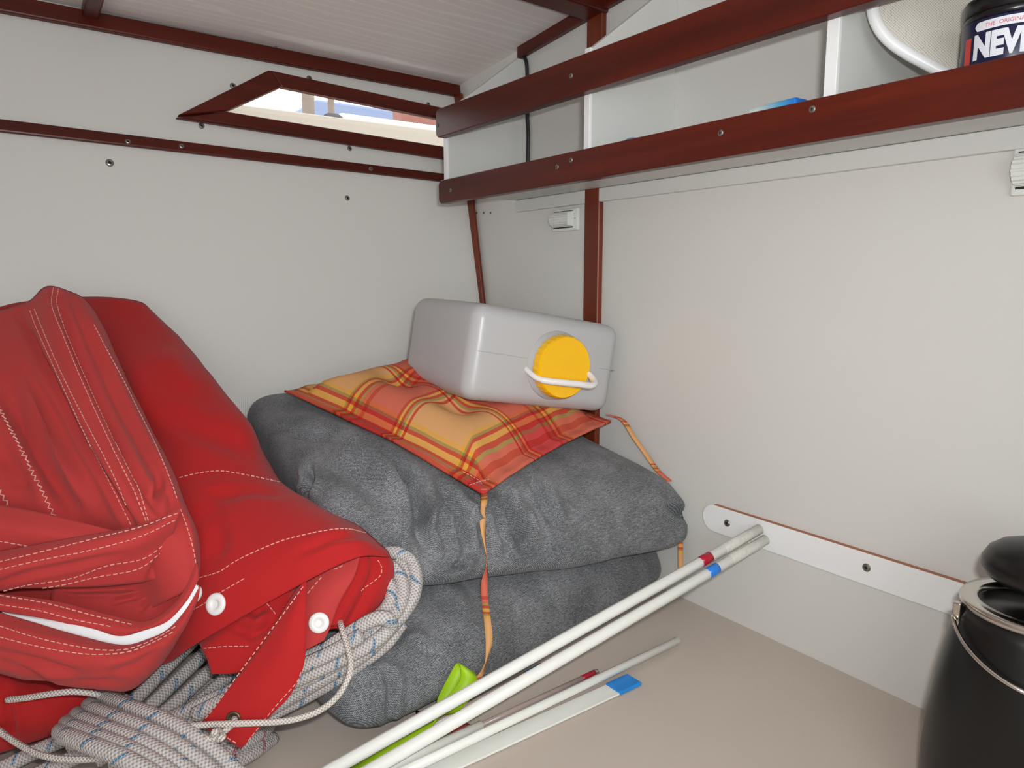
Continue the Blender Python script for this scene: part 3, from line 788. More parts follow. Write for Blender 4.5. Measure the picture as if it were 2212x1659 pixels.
# lime straps
ls = thing('strap', 'lime green strap with a folded loop end under the white rods', 'strap', onZ(950, 1560, 0))
pth = [onZ(752, 1678, .010), onZ(830, 1624, .012), onZ(900, 1583, .014), onZ(948, 1550, .018), onZ(966, 1512, .032), onZ(986, 1473, .052), onZ(1003, 1444, .068), onZ(1012, 1452, .068), onZ(1010, 1482, .052), onZ(976, 1522, .034), onZ(932, 1548, .022)]
sdv = Vector((.62, -.44, -.50)); sdf = Vector((.55, .85, .1))
ribbon('webbing', pth, .026, 'lime', ls, [sdf, sdf, sdf, sdf*.7 + sdv*.4, sdv, sdv, sdv, sdv, sdv, sdv, sdv*.6 + sdf*.5], .0016)
ls2 = thing('strap', 'lime green strap end under the rope at the left edge', 'strap', onZ(90, 1620, 0))
ribbon('webbing', [onZ(20, 1672, .003), onZ(70, 1632, .003), onZ(120, 1592, .004), onZ(170, 1560, .005)], .03, 'lime', ls2, [sdf]*4, .0016)
rt = thing('ribbon', 'faded red tape lying under the white rods', 'ribbon', onZ(970, 1590, 0))
ribbon('tape', [onZ(900, 1545, .004), onZ(960, 1568, .003), onZ(1005, 1578, .003), onZ(960, 1608, .003), onZ(915, 1632, .003)], .026, 'faded', rt, [Vector((.3, .9, 0)), Vector((.3, .9, 0)), Vector((.9, .3, 0)), Vector((.6, .8, 0)), Vector((.6, .8, 0))], .001)

# ribbed webbing on the cabin side behind the cushions
a = [lwp(495, 866, .002), lwp(575, 862, .002), lwp(575, 935, .002), lwp(495, 960, .002)]
wbv = [p for p in a] + [p + LN*.003 for p in a]
o = mk('webbing_strip', wbv, [(0, 1, 2, 3), (7, 6, 5, 4), (0, 4, 5, 1), (1, 5, 6, 2), (2, 6, 7, 3), (3, 7, 4, 0)], 'web', None, False, [(0, 0), (.5, 0), (.5, .5), (0, .5)]*2)
tag(o, 'white ribbed webbing on the cabin side behind the cushions', 'webbing')
# ================================================================== RED CANVAS COVER
cv = thing('canvas_cover', 'crumpled red canvas cover with white stitching and zip, piled at the left', 'cover', (.12, 1.05, .0))
# big back panel, rising to the cabin side
A_ = [
 [(-90, 705, 1.250), (0, 664, 1.250), (90, 650, 1.270), (180, 641, 1.270), (250, 643, 1.255), (308, 650, 1.270), (330, 668, 1.310)],
 [(-90, 760, 1.200), (20, 730, 1.220), (130, 720, 1.230), (230, 716, 1.195), (310, 720, 1.200), (375, 724, 1.230), (405, 742, 1.290)],
 [(-90, 860, 1.120), (60, 850, 1.140), (190, 830, 1.135), (300, 815, 1.110), (390, 810, 1.130), (455, 812, 1.170), (480, 832, 1.250)],
 [(-90, 960, 1.080), (90, 950, 1.090), (240, 940, 1.060), (360, 930, 1.050), (455, 915, 1.070), (528, 905, 1.110), (552, 930, 1.200)],
 [(-90, 1040, 1.040), (110, 1040, 1.050), (270, 1040, 1.000), (395, 1028, 1.000), (490, 1022, 1.010), (570, 1026, 1.040), (606, 1042, 1.120)],
 [(-90, 1120, 1.020), (120, 1120, 1.020), (290, 1120, 0.965), (430, 1110, 0.950), (545, 1090, 0.955), (650, 1082, 0.980), (695, 1098, 1.060)],
 [(-90, 1210, 1.010), (130, 1210, 1.010), (300, 1200, 0.945), (440, 1185, 0.920), (570, 1150, 0.915), (700, 1120, 0.930), (775, 1138, 1.000)],
 [(-90, 1310, 1.010), (140, 1310, 1.010), (310, 1290, 0.930), (440, 1255, 0.895), (590, 1190, 0.890), (730, 1150, 0.900), (830, 1183, 0.955)],
 [(-90, 1380, 1.010), (150, 1380, 1.005), (320, 1370, 0.920), (430, 1320, 0.880), (600, 1240, 0.875), (740, 1172, 0.885), (838, 1194, 0.935)],
 [(-90, 1440, 1.010), (150, 1440, 1.005), (330, 1440, 0.920), (418, 1393, 0.875), (610, 1284, 0.872), (760, 1208, 0.885), (842, 1203, 0.930)]]
cA = [([(240, 800), (270, 900), (380, 980)], 26, -.010), ([(430, 1130), (480, 1080), (520, 1070)], 20, -.004), ([(470, 1210), (480, 1170), (470, 1120)], 16, -.006),
      ([(330, 890), (420, 930), (560, 985)], 24, -.006), ([(430, 1075), (540, 1066), (620, 1075)], 10, -.004), ([(640, 1200), (720, 1165), (790, 1160)], 9, -.004), ([(350, 760), (420, 840)], 26, .006)]
pa = patch('back_panel', A_, 'red', cv, 'A', 9, .006, 5, .0018, cA)
stitches([[(388, 1032), (430, 1022), (480, 1018), (540, 1028), (605, 1042)],
          [(432, 1248), (460, 1240), (480, 1232), (510, 1212), (560, 1188), (620, 1165), (700, 1147), (750, 1143), (790, 1152)],
          [(408, 1322), (440, 1305), (480, 1278), (528, 1250)]], ['A'], pa)
# layered leaves of the folded end
def leaf(rows, mat='red', key=None, **k): return patch('fold', rows, mat, cv, key, 8, .003, 12, .0018, **k)
l1 = leaf([[(735, 1168, .945), (780, 1165, .94), (815, 1174, .94), (838, 1192, .945), (851, 1214, .955)],
      [(735, 1210, .935), (775, 1205, .93), (810, 1212, .93), (838, 1224, .935), (852, 1242, .95)],
      [(715, 1275, .925), (755, 1272, .915), (790, 1272, .915), (818, 1278, .92), (836, 1284, .935)],
      [(700, 1330, .915), (735, 1330, .908), (765, 1332, .905), (790, 1334, .91), (806, 1334, .925)],
      [(695, 1362, .91), (725, 1358, .905), (745, 1357, .903), (765, 1361, .905), (782, 1354, .915)]], 'red', 'l1', creases=[([(800, 1215), (770, 1290), (735, 1355)], 7, -.003)])
l2 = leaf([[(700, 1200, .925), (750, 1180, .92), (780, 1190, .92), (800, 1208, .925)],
      [(680, 1250, .918), (730, 1235, .91), (765, 1235, .91), (795, 1240, .918)],
      [(660, 1310, .91), (705, 1300, .90), (740, 1298, .90), (768, 1298, .908)],
      [(655, 1365, .90), (690, 1356, .895), (718, 1352, .893), (738, 1352, .90)]], 'red', 'l2', creases=[([(785, 1210), (760, 1270), (725, 1330)], 6, -.003)])
l3 = leaf([[(600, 1290, .905), (660, 1258, .90), (720, 1225, .90), (778, 1200, .905)],
      [(590, 1330, .895), (650, 1300, .888), (710, 1270, .888), (765, 1245, .895)],
      [(580, 1380, .885), (640, 1350, .878), (690, 1325, .878), (735, 1298, .888)],
      [(570, 1430, .88), (625, 1408, .873), (675, 1385, .872), (712, 1360, .88), ],
      [(565, 1455, .88), (620, 1425, .872), (665, 1402, .87), (700, 1384, .877)]], 'faded', 'l3')
stitches([[(816, 1210), (824, 1225), (820, 1245), (790, 1268), (775, 1284)]], ['l1'], l1)
stitches([[(665, 1282), (680, 1264), (695, 1247)], [(722, 1230), (740, 1222), (746, 1208)]], ['l3'], l3)
fd = leaf([[(428, 1388, .885), (490, 1340, .89), (560, 1290, .90), (620, 1262, .905), (665, 1250, .91)],
      [(436, 1405, .872), (490, 1365, .875), (555, 1325, .885), (610, 1300, .895), (660, 1290, .9)],
      [(446, 1425, .865), (495, 1405, .865), (545, 1385, .868), (590, 1365, .875), (640, 1340, .885)],
      [(455, 1456, .86), (490, 1456, .858), (520, 1452, .858), (560, 1440, .862), (620, 1400, .87)]], 'red', 'fd',
     creases=[([(520, 1330), (555, 1345), (580, 1325)], 9, .008), ([(495, 1350), (545, 1375), (590, 1345)], 9, -.008)])
stitches([[(441, 1401), (480, 1397), (540, 1396)], [(565, 1288), (580, 1308), (598, 1330)]], ['fd'], fd)
# tongue with eyelet
tg = leaf([[(642, 1268, .878), (652, 1260, .872), (662, 1252, .876)],
      [(604, 1328, .858), (634, 1318, .850), (661, 1305, .855)],
      [(560, 1400, .842), (612, 1390, .835), (661, 1375, .842)],
      [(500, 1478, .828), (578, 1462, .822), (655, 1440, .830)],
      [(462, 1528, .822), (545, 1515, .816), (628, 1500, .822)],
      [(436, 1562, .82), (508, 1560, .815), (585, 1546, .818)],
      [(448, 1574, .82), (490, 1596, .816), (521, 1618, .816)]], 'red', 'tg')
# the tongue really ends in a square tip: its last row runs along the short edge
stitches([[(655, 1268), (625, 1310), (580, 1370), (520, 1450), (470, 1520), (442, 1555)], [(650, 1452), (640, 1475), (590, 1532), (530, 1608)], [(448, 1568), (520, 1610)]], ['tg'], tg)
h = hit(['tg'], 505, 1553, .0)
if h: lathe('eyelet', [(.0085, .0), (.0088, .0012), (.0072, .0022), (.0055, .0012), (.0055, -.0005)], h[0], 'brass', cv, 24, h[1])
# buttons
def button(px, py, keys, r=.0135, part=None):
    h = hit(keys, px, py, -.0005)
    if h:
        o = lathe('snap_button', [(r*.96, 0), (r, .0015), (r*.93, .0032), (r*.7, .0040), (r*.42, .0038), (r*.36, .0026), (r*.2, .0024)], h[0], 'button', cv, 28, h[1])
button(467, 1305, ['A']); button(424, 1283, ['A'], .0105); button(689, 1345, ['l3'], .0125)
# faded drape on the near side
E1 = [
 [(-90, 720, 1.10), (-20, 678, 1.10), (30, 662, 1.105), (66, 648, 1.105), (90, 622, 1.11), (112, 616, 1.115), (150, 628, 1.12), (176, 640, 1.135), (192, 655, 1.16)],
 [(-90, 770, 1.03), (0, 735, 1.05), (50, 720, 1.06), (80, 700, 1.065), (104, 686, 1.055), (132, 684, 1.06), (168, 690, 1.075), (204, 694, 1.08), (222, 702, 1.12)],
 [(-90, 860, .96), (20, 850, .98), (70, 830, 1.0), (110, 815, 1.0), (145, 800, .985), (180, 796, 1.0), (212, 798, 1.025), (252, 798, 1.03), (270, 806, 1.08)],
 [(-90, 970, .92), (50, 960, .93), (110, 945, .955), (160, 930, .95), (198, 918, .935), (235, 912, .95), (268, 912, .975), (306, 910, .98), (325, 920, 1.03)],
 [(-90, 1060, .895), (70, 1050, .90), (150, 1040, .915), (210, 1020, .91), (250, 1010, .895), (290, 1005, .905), (320, 1003, .93), (355, 1000, .935), (372, 1008, .98)],
 [(-90, 1130, .88), (90, 1130, .885), (180, 1120, .90), (250, 1100, .89), (292, 1090, .878), (330, 1082, .885), (360, 1075, .905), (384, 1072, .91), (398, 1082, .95)],
 [(-90, 1210, .88), (100, 1210, .88), (200, 1200, .895), (280, 1180, .885), (325, 1165, .872), (362, 1158, .875), (392, 1150, .885), (414, 1142, .89), (425, 1152, .93)],
 [(-90, 1290, .88), (110, 1290, .885), (210, 1280, .895), (300, 1260, .89), (345, 1240, .875), (378, 1230, .872), (405, 1222, .875), (425, 1215, .88), (433, 1222, .915)],
 [(-90, 1340, .88), (110, 1340, .885), (220, 1340, .895), (310, 1320, .89), (355, 1300, .875), (385, 1285, .87), (405, 1275, .87), (420, 1268, .875), (428, 1270, .905)]]
cE = [([(40, 680), (75, 740), (150, 900), (250, 1070), (290, 1140)], 9, -0.0112), ([(120, 640), (150, 720), (230, 900), (310, 1060), (345, 1110)], 9, -0.0096),
      ([(10, 840), (80, 980), (150, 1090)], 22, -0.0160), ([(60, 850), (130, 990), (200, 1100)], 20, 0.0096), ([(0, 960), (60, 1060)], 22, -0.0160), ([(345, 1035), (335, 1090)], 10, -0.0096)]
pe = patch('drape', E1, 'faded', cv, 'E1', 8, .003, 8, .0018, cE)
stitches([[(65, 672), (80, 712), (120, 800), (180, 930), (230, 1030), (285, 1138)], [(75, 668), (95, 718), (130, 800), (190, 920), (240, 1015), (276, 1098)],
          [(115, 622), (112, 660), (135, 722), (180, 830), (240, 960), (290, 1060), (318, 1130)], [(126, 624), (124, 665), (150, 735), (195, 840), (250, 960), (300, 1060), (322, 1128)],
          [(203, 702), (230, 755), (265, 820), (300, 890), (335, 960), (365, 1030), (382, 1078)],
          [(390, 1100), (405, 1140), (418, 1190), (424, 1240)]], ['E1'], pe)
stitches([[(-4, 880), (40, 960), (80, 1040), (118, 1116)], [(0, 1060), (10, 1078), (20, 1092)]], ['E1'], pe, .0042, 0, .0007, 'stitch', .002)
# bands crossing in front
b1 = patch('band', [[(-90, 1082, .845), (0, 1092, .85), (120, 1116, .855), (250, 1147, .865), (320, 1165, .88)],
     [(-90, 1130, .825), (0, 1140, .83), (110, 1155, .838), (220, 1175, .855), (300, 1190, .875)],
     [(-90, 1190, .83), (0, 1195, .835), (100, 1200, .845), (200, 1210, .86), (290, 1215, .88)]], 'faded', cv, 'b1', 10, .002, 10)
stitches([[(-4, 1168), (30, 1174), (68, 1181)]], ['b1'], b1)
b2 = patch('band', [[(-90, 1212, .815), (0, 1190, .825), (120, 1167, .838), (250, 1146, .852), (330, 1127, .862), (389, 1094, .882)],
     [(-90, 1225, .80), (0, 1205, .81), (120, 1182, .825), (250, 1160, .838), (330, 1140, .852), (389, 1106, .877)],
     [(-90, 1250, .795), (0, 1232, .80), (120, 1210, .817), (240, 1190, .832), (320, 1168, .850), (380, 1138, .876)],
     [(-90, 1272, .80), (0, 1260, .808), (110, 1242, .824), (230, 1222, .84), (310, 1198, .857), (368, 1172, .88)],
     [(-90, 1295, .812), (0, 1276, .82), (110, 1270, .832), (220, 1266, .848), (300, 1258, .866), (354, 1250, .888)]], 'faded', cv, 'b2', 10, .0015, 10, .0018,
     [([(-20, 1268), (60, 1240), (150, 1222), (260, 1196)], 8, -.004), ([(320, 1256), (335, 1220), (350, 1200)], 8, -.005)])
stitches([[(-4, 1215), (100, 1190), (200, 1165), (300, 1140), (385, 1108)], [(-4, 1231), (100, 1208), (200, 1188), (300, 1160), (380, 1122)],
          [(0, 1278), (60, 1263), (150, 1250), (230, 1222), (310, 1206), (365, 1167)], [(20, 1277), (120, 1266), (210, 1246), (300, 1228), (352, 1188)]], ['b2'], b2)
pk = patch('inner_fold', [[(120, 1262, .872), (210, 1262, .88), (290, 1250, .892), (350, 1225, .90), (400, 1170, .908)],
     [(110, 1290, .865), (205, 1290, .875), (285, 1280, .888), (350, 1255, .895), (408, 1210, .90)],
     [(110, 1330, .86), (205, 1330, .87), (290, 1322, .88), (350, 1300, .888), (408, 1255, .89)],
     [(110, 1370, .86), (205, 1372, .866), (290, 1366, .872), (345, 1345, .88), (400, 1300, .885)]], 'faded', cv, 'pk', 10, .002, 12, .0018,
     [([(140, 1276), (240, 1274), (320, 1270)], 6, -.007), ([(240, 1303), (310, 1283), (356, 1253)], 6, -.008), ([(300, 1320), (330, 1288), (356, 1253)], 6, -.008), ([(355, 1200), (357, 1250)], 5, -.006)])
lp = patch('band', [[(-90, 1268, .815), (0, 1281, .818), (120, 1298, .822), (230, 1326, .828), (310, 1342, .838), (365, 1315, .852), (400, 1272, .865), (424, 1215, .875)],
     [(-90, 1290, .80), (0, 1303, .803), (120, 1322, .808), (235, 1352, .815), (305, 1358, .825), (362, 1330, .842), (402, 1288, .858), (428, 1232, .87)],
     [(-90, 1306, .802), (0, 1320, .805), (125, 1343, .808), (240, 1374, .814), (300, 1368, .825), (362, 1345, .842), (402, 1302, .858), (430, 1250, .87)]], 'faded', cv, 'lp', 10, .001, 10)
stitches([[(0, 1287), (100, 1304), (200, 1330), (290, 1351)], [(0, 1306), (80, 1318), (160, 1338), (240, 1354)]], ['lp'], lp)
zp = patch('zip', [[(5, 1320, .812), (60, 1329, .81), (130, 1343, .81), (200, 1358, .81), (258, 1374, .812), (310, 1362, .824), (362, 1342, .841), (402, 1300, .857), (424, 1262, .868)],
     [(5, 1322, .808), (60, 1335, .806), (130, 1353, .806), (200, 1372, .806), (258, 1386, .808), (310, 1376, .82), (362, 1352, .838), (402, 1310, .855), (427, 1266, .867)],
     [(5, 1326, .807), (60, 1343, .804), (130, 1362, .803), (200, 1380, .803), (258, 1393, .805), (312, 1384, .818), (364, 1359, .836), (404, 1316, .854), (429, 1270, .866)]], 'zip', cv, 'zp', 6, 0, 1, .002)
rl = patch('roll', [[(-90, 1308, .803), (0, 1322, .803), (128, 1360, .799), (255, 1392, .801), (318, 1381, .815), (366, 1357, .834), (405, 1314, .853), (431, 1265, .868)],
     [(-90, 1340, .783), (0, 1352, .783), (128, 1385, .78), (250, 1412, .783), (316, 1400, .80), (366, 1375, .822), (403, 1335, .845), (428, 1285, .866)],
     [(-90, 1380, .776), (0, 1392, .776), (120, 1418, .774), (240, 1440, .778), (310, 1425, .795), (362, 1396, .82), (396, 1358, .845), (420, 1308, .868)],
     [(-90, 1420, .782), (0, 1430, .782), (110, 1455, .782), (225, 1468, .787), (298, 1455, .803), (350, 1422, .828), (382, 1385, .85), (408, 1330, .872)],
     [(-90, 1440, .80), (0, 1450, .80), (100, 1476, .80), (205, 1486, .805), (280, 1490, .818), (335, 1448, .84), (372, 1402, .86), (400, 1348, .88)],
     [(-90, 1445, .84), (0, 1452, .84), (100, 1474, .84), (205, 1482, .845), (276, 1484, .855), (328, 1444, .87), (366, 1400, .885), (394, 1348, .90)]], 'faded', cv, 'rl', 9, .002, 9, .0018,
     [([(-20, 1408), (90, 1432), (180, 1462)], 11, -.006), ([(60, 1470), (160, 1475), (270, 1472)], 7, -.004), ([(230, 1460), (300, 1435), (345, 1405)], 12, -.005), ([(-10, 1425), (60, 1450), (110, 1475)], 8, -.005)])
stitches([[(0, 1353), (80, 1378), (160, 1396), (220, 1405), (280, 1402), (340, 1378), (385, 1350)], [(0, 1376), (80, 1396), (160, 1410), (220, 1414), (280, 1408), (340, 1384), (380, 1362)]], ['rl'], rl)
fb = patch('lower_fold', [[(-90, 1430, .875), (0, 1440, .88), (60, 1462, .885), (140, 1476, .895), (215, 1490, .905)],
     [(-90, 1470, .855), (0, 1480, .86), (60, 1495, .868), (130, 1505, .88), (205, 1512, .895)],
     [(-90, 1530, .85), (0, 1535, .855), (55, 1545, .862), (115, 1550, .875), (170, 1548, .89)],
     [(-90, 1590, .86), (0, 1585, .865), (50, 1582, .87), (100, 1580, .88), (140, 1575, .892)],
     [(-90, 1655, .872), (0, 1628, .878), (45, 1608, .884), (90, 1596, .89), (130, 1584, .896)]], 'red', cv, 'fb', 8, .003, 10, .0018, [([(10, 1480), (20, 1540), (30, 1600)], 10, -.008)])
# stuffing body so the pile is solid from every side
sb = cushion('bundle_core', [Vector((-.22, 1.02, 0)), Vector((.36, 1.06, 0)), Vector((.40, 1.40, 0)), Vector((-.25, 1.38, 0)),
      Vector((-.20, 1.27, .47)), Vector((.14, 1.29, .47)), Vector((.18, 1.44, .47)), Vector((-.22, 1.45, .47))], 'red', cv, 24, 4, 2.2, .05, .012, 6, (), 1, 'core')

# ================================================================== ROPES
rp = thing('rope_coil', 'thick pale braided rope coil with blue flecks under the red canvas', 'rope', onZ(450, 1540, 0))
def rope(pts, r=.0092, mat='rope', par=rp, name='strand', sub=8, sides=12):
    P = [pt(x, y, z) if z > .4 else onZ(x, y, max(z, r + .001)) for x, y, z in pts]; return tube(name, P, r, mat, par, sides, sub)
# right-hand bights
rope([(800, 1215, .985), (845, 1194, .985), (884, 1208, .98), (898, 1245, .965), (890, 1295, .95), (850, 1350, .93), (790, 1410, .915), (700, 1465, .905), (600, 1522, .90), (500, 1575, .89), (400, 1625, .88)])
rope([(800, 1240, .965), (842, 1224, .965), (866, 1250, .955), (868, 1295, .94), (836, 1345, .92), (775, 1396, .905), (680, 1444, .895), (570, 1492, .885), (450, 1550, .875), (330, 1600, .865)])
rope([(795, 1268, .95), (830, 1254, .95), (847, 1282, .94), (828, 1322, .925), (765, 1372, .905), (670, 1418, .89), (560, 1466, .88), (440, 1520, .87), (330, 1570, .86)])
rope([(860, 1212, .985), (878, 1232, .975), (882, 1275, .958), (862, 1325, .938), (812, 1378, .92), (740, 1428, .905), (640, 1478, .895), (520, 1535, .885)])
rope([(700, 1405, .89), (770, 1358, .90), (812, 1336, .90), (838, 1338, .903), (842, 1356, .91), (800, 1392, .90), (725, 1430, .89), (620, 1478, .88), (500, 1530, .872), (400, 1570, .865)])
rope([(868, 1345, .945), (832, 1392, .935), (765, 1442, .93), (690, 1488, .925), (620, 1525, .92), (540, 1565, .91), (460, 1610, .895)])
rope([(780, 1372, .888), (720, 1408, .88), (650, 1440, .872), (580, 1470, .865), (500, 1505, .86), (420, 1545, .855)])
# strands of the main lay, from under the canvas towards the left bend
for k in range(7):
    o_ = k*1.0
    rope([(470 + 34*k, 1330 + 12*k, .10 - .004*k), (410 + 36*k, 1392 + 14*k, .098 - .004*k), (350 + 34*k, 1452 + 15*k, .092 - .005*k), (290 + 32*k, 1512 + 14*k, .082 - .005*k), (225 + 30*k, 1565 + 14*k, .065 - .005*k), (150 + 30*k, 1618 + 12*k, .045 - .004*k)])
for k in range(4):
    rope([(520 + 60*k, 1420 + 2*k, .06), (440 + 50*k, 1490 + 5*k, .055), (350 + 50*k, 1560 + 8*k, .05), (270 + 50*k, 1620 + 8*k, .04)])
# wrapping turns
for k in range(5):
    x0, y0 = 232 - 26*k, 1500 + 21*k
    if k == 4: x0, y0 = 140, 1574
    jx, jy, jz = random.uniform(-6, 6), random.uniform(-4, 4), random.uniform(-.004, .004)
    x0 += jx; y0 += jy
    rope([(x0 + 60, y0 + 32, .062), (x0 + 14, y0 + 4, .085), (x0 - 8, y0 + 2, .098), (x0 + 4, y0 + 12, .108), (x0 + 60, y0 + 34, .112), (x0 + 130, y0 + 62, .108), (x0 + 195, y0 + 98, .095), (x0 + 250, y0 + 140, .075), (x0 + 300, y0 + 190, .05)])
rope([(-60, 1690, .012), (20, 1652, .02), (80, 1622, .03), (150, 1592, .045), (220, 1560, .06)])
rope([(20, 1705, .012), (90, 1668, .02), (170, 1632, .04), (240, 1600, .05)])
rp2 = thing('rope_coil', 'pale braided rope with red flecks at the bottom under the cords', 'rope', onZ(470, 1650, 0))
rope([(330, 1690, .03), (400, 1655, .04), (470, 1632, .042), (540, 1600, .035), (580, 1570, .02), (575, 1545, .012)], .0085, 'rope2', rp2)
rope([(420, 1700, .02), (470, 1665, .03), (540, 1630, .025), (590, 1595, .012)], .0085, 'rope2', rp2)

# thin cords
def cordline(pts, label, key):
    P = []
    for p in pts: P.append(pt(*p) if p[2] > .3 else onZ(*p))
    o = tube('cord', P, .0036, 'cord', None, 10, 8); tag(o, label, 'cord', 'thin white cords'); return o
cordline([(734, 1340, .905), (738, 1356, .885), (750, 1395, .865), (758, 1430, .85), (752, 1465, .84), (728, 1505, .835), (690, 1535, .83), (640, 1553, .822), (590, 1560, .812), (540, 1562, .803), (490, 1564, .802), (440, 1566, .806), (390, 1572, .806), (352, 1588, .802), (330, 1612, .80), (334, 1638, .80), (358, 1652, .80), (395, 1648, .80), (430, 1625, .80), (458, 1602, .802), (482, 1582, .803), (500, 1566, .804), (507, 1556, .81), (505, 1550, .822)],
         'white cord looped through the eyelet of the red tongue', 'c1')
cordline([(476, 1592, .797), (440, 1598, .797), (390, 1607, .797), (330, 1619, .795), (260, 1632, .795), (190, 1640, .797), (130, 1639, .80), (80, 1628, .81), (35, 1604, .825), (-5, 1576, .84), (-60, 1530, .86)],
         'white cord running from the knot to the left picture edge', 'c2')
kn = [pt(470 + 11*math.cos(a)*(1 + .2*math.sin(3*a)), 1588 + 9*math.sin(a), .796 - .006*math.sin(2*a)) for a in [i*.55 for i in range(24)]]
o = tube('cord_knot', kn, .0034, 'cord', None, 8, 4); tag(o, 'small knot in the white cord below the eyelet', 'knot')
cordline([(16, 1512, .845), (60, 1507, .838), (110, 1499, .835), (160, 1494, .838), (208, 1500, .85), (225, 1512, .87)], 'short white cord end lying on the red canvas by the left edge', 'c3')

# ================================================================== KETTLE
KX, KY, KS, KH = .86, .26, 1.16, 1.17
kt = thing('kettle', 'black kettle with a steel collar and domed lid by the bulkhead', 'kettle', (KX, KY, 0))
kc = Vector((KX, KY, 0))
def kp(prof): return [(r*KS, z*KH) for r, z in prof]
lathe('body', kp([(.070, .012), (.080, .014), (.0835, .03), (.0835, .06), (.081, .10), (.0765, .14), (.0695, .18), (.0640, .205), (.060, .218)]), kc, 'kblack', kt, 72)
lathe('base_ring', kp([(.074, .0), (.084, .001), (.086, .006), (.084, .012), (.072, .013)]), kc, 'chrome', kt, 64)
lathe('collar', kp([(.0602, .216), (.0625, .2175), (.063, .221), (.0615, .2235), (.050, .2245), (.0478, .2225), (.047, .214), (.0468, .205)]), kc, 'chrome', kt, 72)
lathe('filter', kp([(.004, .2085), (.020, .2085), (.0215, .2075), (.046, .2075), (.0472, .2100)]), kc, 'kgrille', kt, 48)
lid = [(.001, -.004), (.034, -.004), (.052, .001), (.058, .008), (.0585, .016), (.055, .026), (.046, .035), (.032, .0415), (.014, .0445), (.0005, .0448)]
lathe('lid', kp(lid), kc + Vector((.008, -.006, .222*KH + .015)), 'kblack', kt, 56, (.16, -.10, 1))
wa = []
for k in range(25):
    a = math.radians(128 + k*8); rr = (.069 + .010*math.sin(math.pi*k/24))*KS
    wa.append(kc + Vector((math.cos(a)*rr, math.sin(a)*rr, .205*KH - .040*math.sin(math.pi*k/24))))
tube('wire_bail', wa, .0023, 'chrome', kt, 8, 2)
a = math.radians(128); lp_ = kc + Vector((math.cos(a)*.0655*KS, math.sin(a)*.0655*KS, 0))
box('lug', lp_ + Vector((-.004, -.004, .195*KH)), lp_ + Vector((.004, .004, .218*KH)), 'chrome', kt, .0015)
M['redmark'] = plain('red_mark_paint', (190, 14, 40), .4); V, F = [], []
for k in range(9):
    a = math.radians(205 + k*2.2); 
    for z in (.2135, .2165): V.append(kc + Vector((math.cos(a)*.0634*KS, math.sin(a)*.0634*KS, z*KH)))
    for z in (.2165, .2135): V.append(kc + Vector((math.cos(a)*.0618*KS, math.sin(a)*.0618*KS, z*KH)))
for k in range(8):
    for q in range(4): F.append((4*k + q, 4*k + (q + 1) % 4, 4*k + 4 + (q + 1) % 4, 4*k + 4 + q))
mk('level_mark', V, F, 'redmark', kt, False)
tube('power_cord', [kc + Vector((-.088, .042, .008)), kc + Vector((-.112, .044, .016)), kc + Vector((-.122, .01, .012)), kc + Vector((-.118, -.05, .006)), kc + Vector((-.07, -.15, .005))], .0035, 'black', kt, 8, 6)

# ================================================================== THINGS ON THE SHELF
# polish can
CX, CY, CR = .858, .336, .045
cn = thing('polish_can', 'dark blue polish tin with white lettering on the shelf', 'tin', (CX, CY, .79))
cc_ = Vector((CX, CY, .79))
M['tin'] = plain('navy_tin_print', (16, 18, 58), .3); M['tinblack'] = plain('black_tin_lid', (18, 18, 20), .25)
M['ink_white'] = plain('white_print', (226, 228, 236), .4); M['ink_red'] = plain('red_print', (206, 60, 50), .4); M['ink_pink'] = plain('red_small_print', (214, 84, 96), .5)
lathe('tin_body', [(CR*.97, 0), (CR, .002), (CR, .060), (CR*.985, .0615)], cc_, 'tin', cn, 64)
lathe('tin_shoulder', [(CR*.985, .0605), (CR*.975, .0665), (CR*.975, .069)], cc_, 'tinblack', cn, 64)
lathe('lid', [(CR*.96, .068), (CR*1.0, .069), (CR*1.0, .081), (CR*.985, .0832), (CR*.9, .0825), (CR*.88, .0815)], cc_, 'tinblack', cn, 64)
def wrap_cyl(me_v, a0, z0, R):
    out = []
    for x, y in me_v:
        a = a0 + x/R; out.append(cc_ + Vector((math.cos(a)*R, math.sin(a)*R, z0 + y)))
    return out
def curved_patch(name, a0, w, z0, h, R, mat, rnd=0):
    """label panel wrapped round the tin (optionally rounded left end)"""
    V, F = [], []; n = 24
    for i in range(n + 1):
        x = w*i/n; cut = 0
        if rnd and x < h/2: q = (h/2 - x)/(h/2); cut = h/2*(1 - math.sqrt(max(0, 1 - q*q)))
        if rnd and x > w - h/2: q = (x - w + h/2)/(h/2); cut = h/2*(1 - math.sqrt(max(0, 1 - q*q)))
        a = a0 + x/R
        for z in (z0 + cut, z0 + h - cut): V.append(cc_ + Vector((math.cos(a)*R, math.sin(a)*R, z)))
    for i in range(n): F.append((2*i, 2*i + 2, 2*i + 3, 2*i + 1))
    return mk(name, V, F, mat, cn, True)
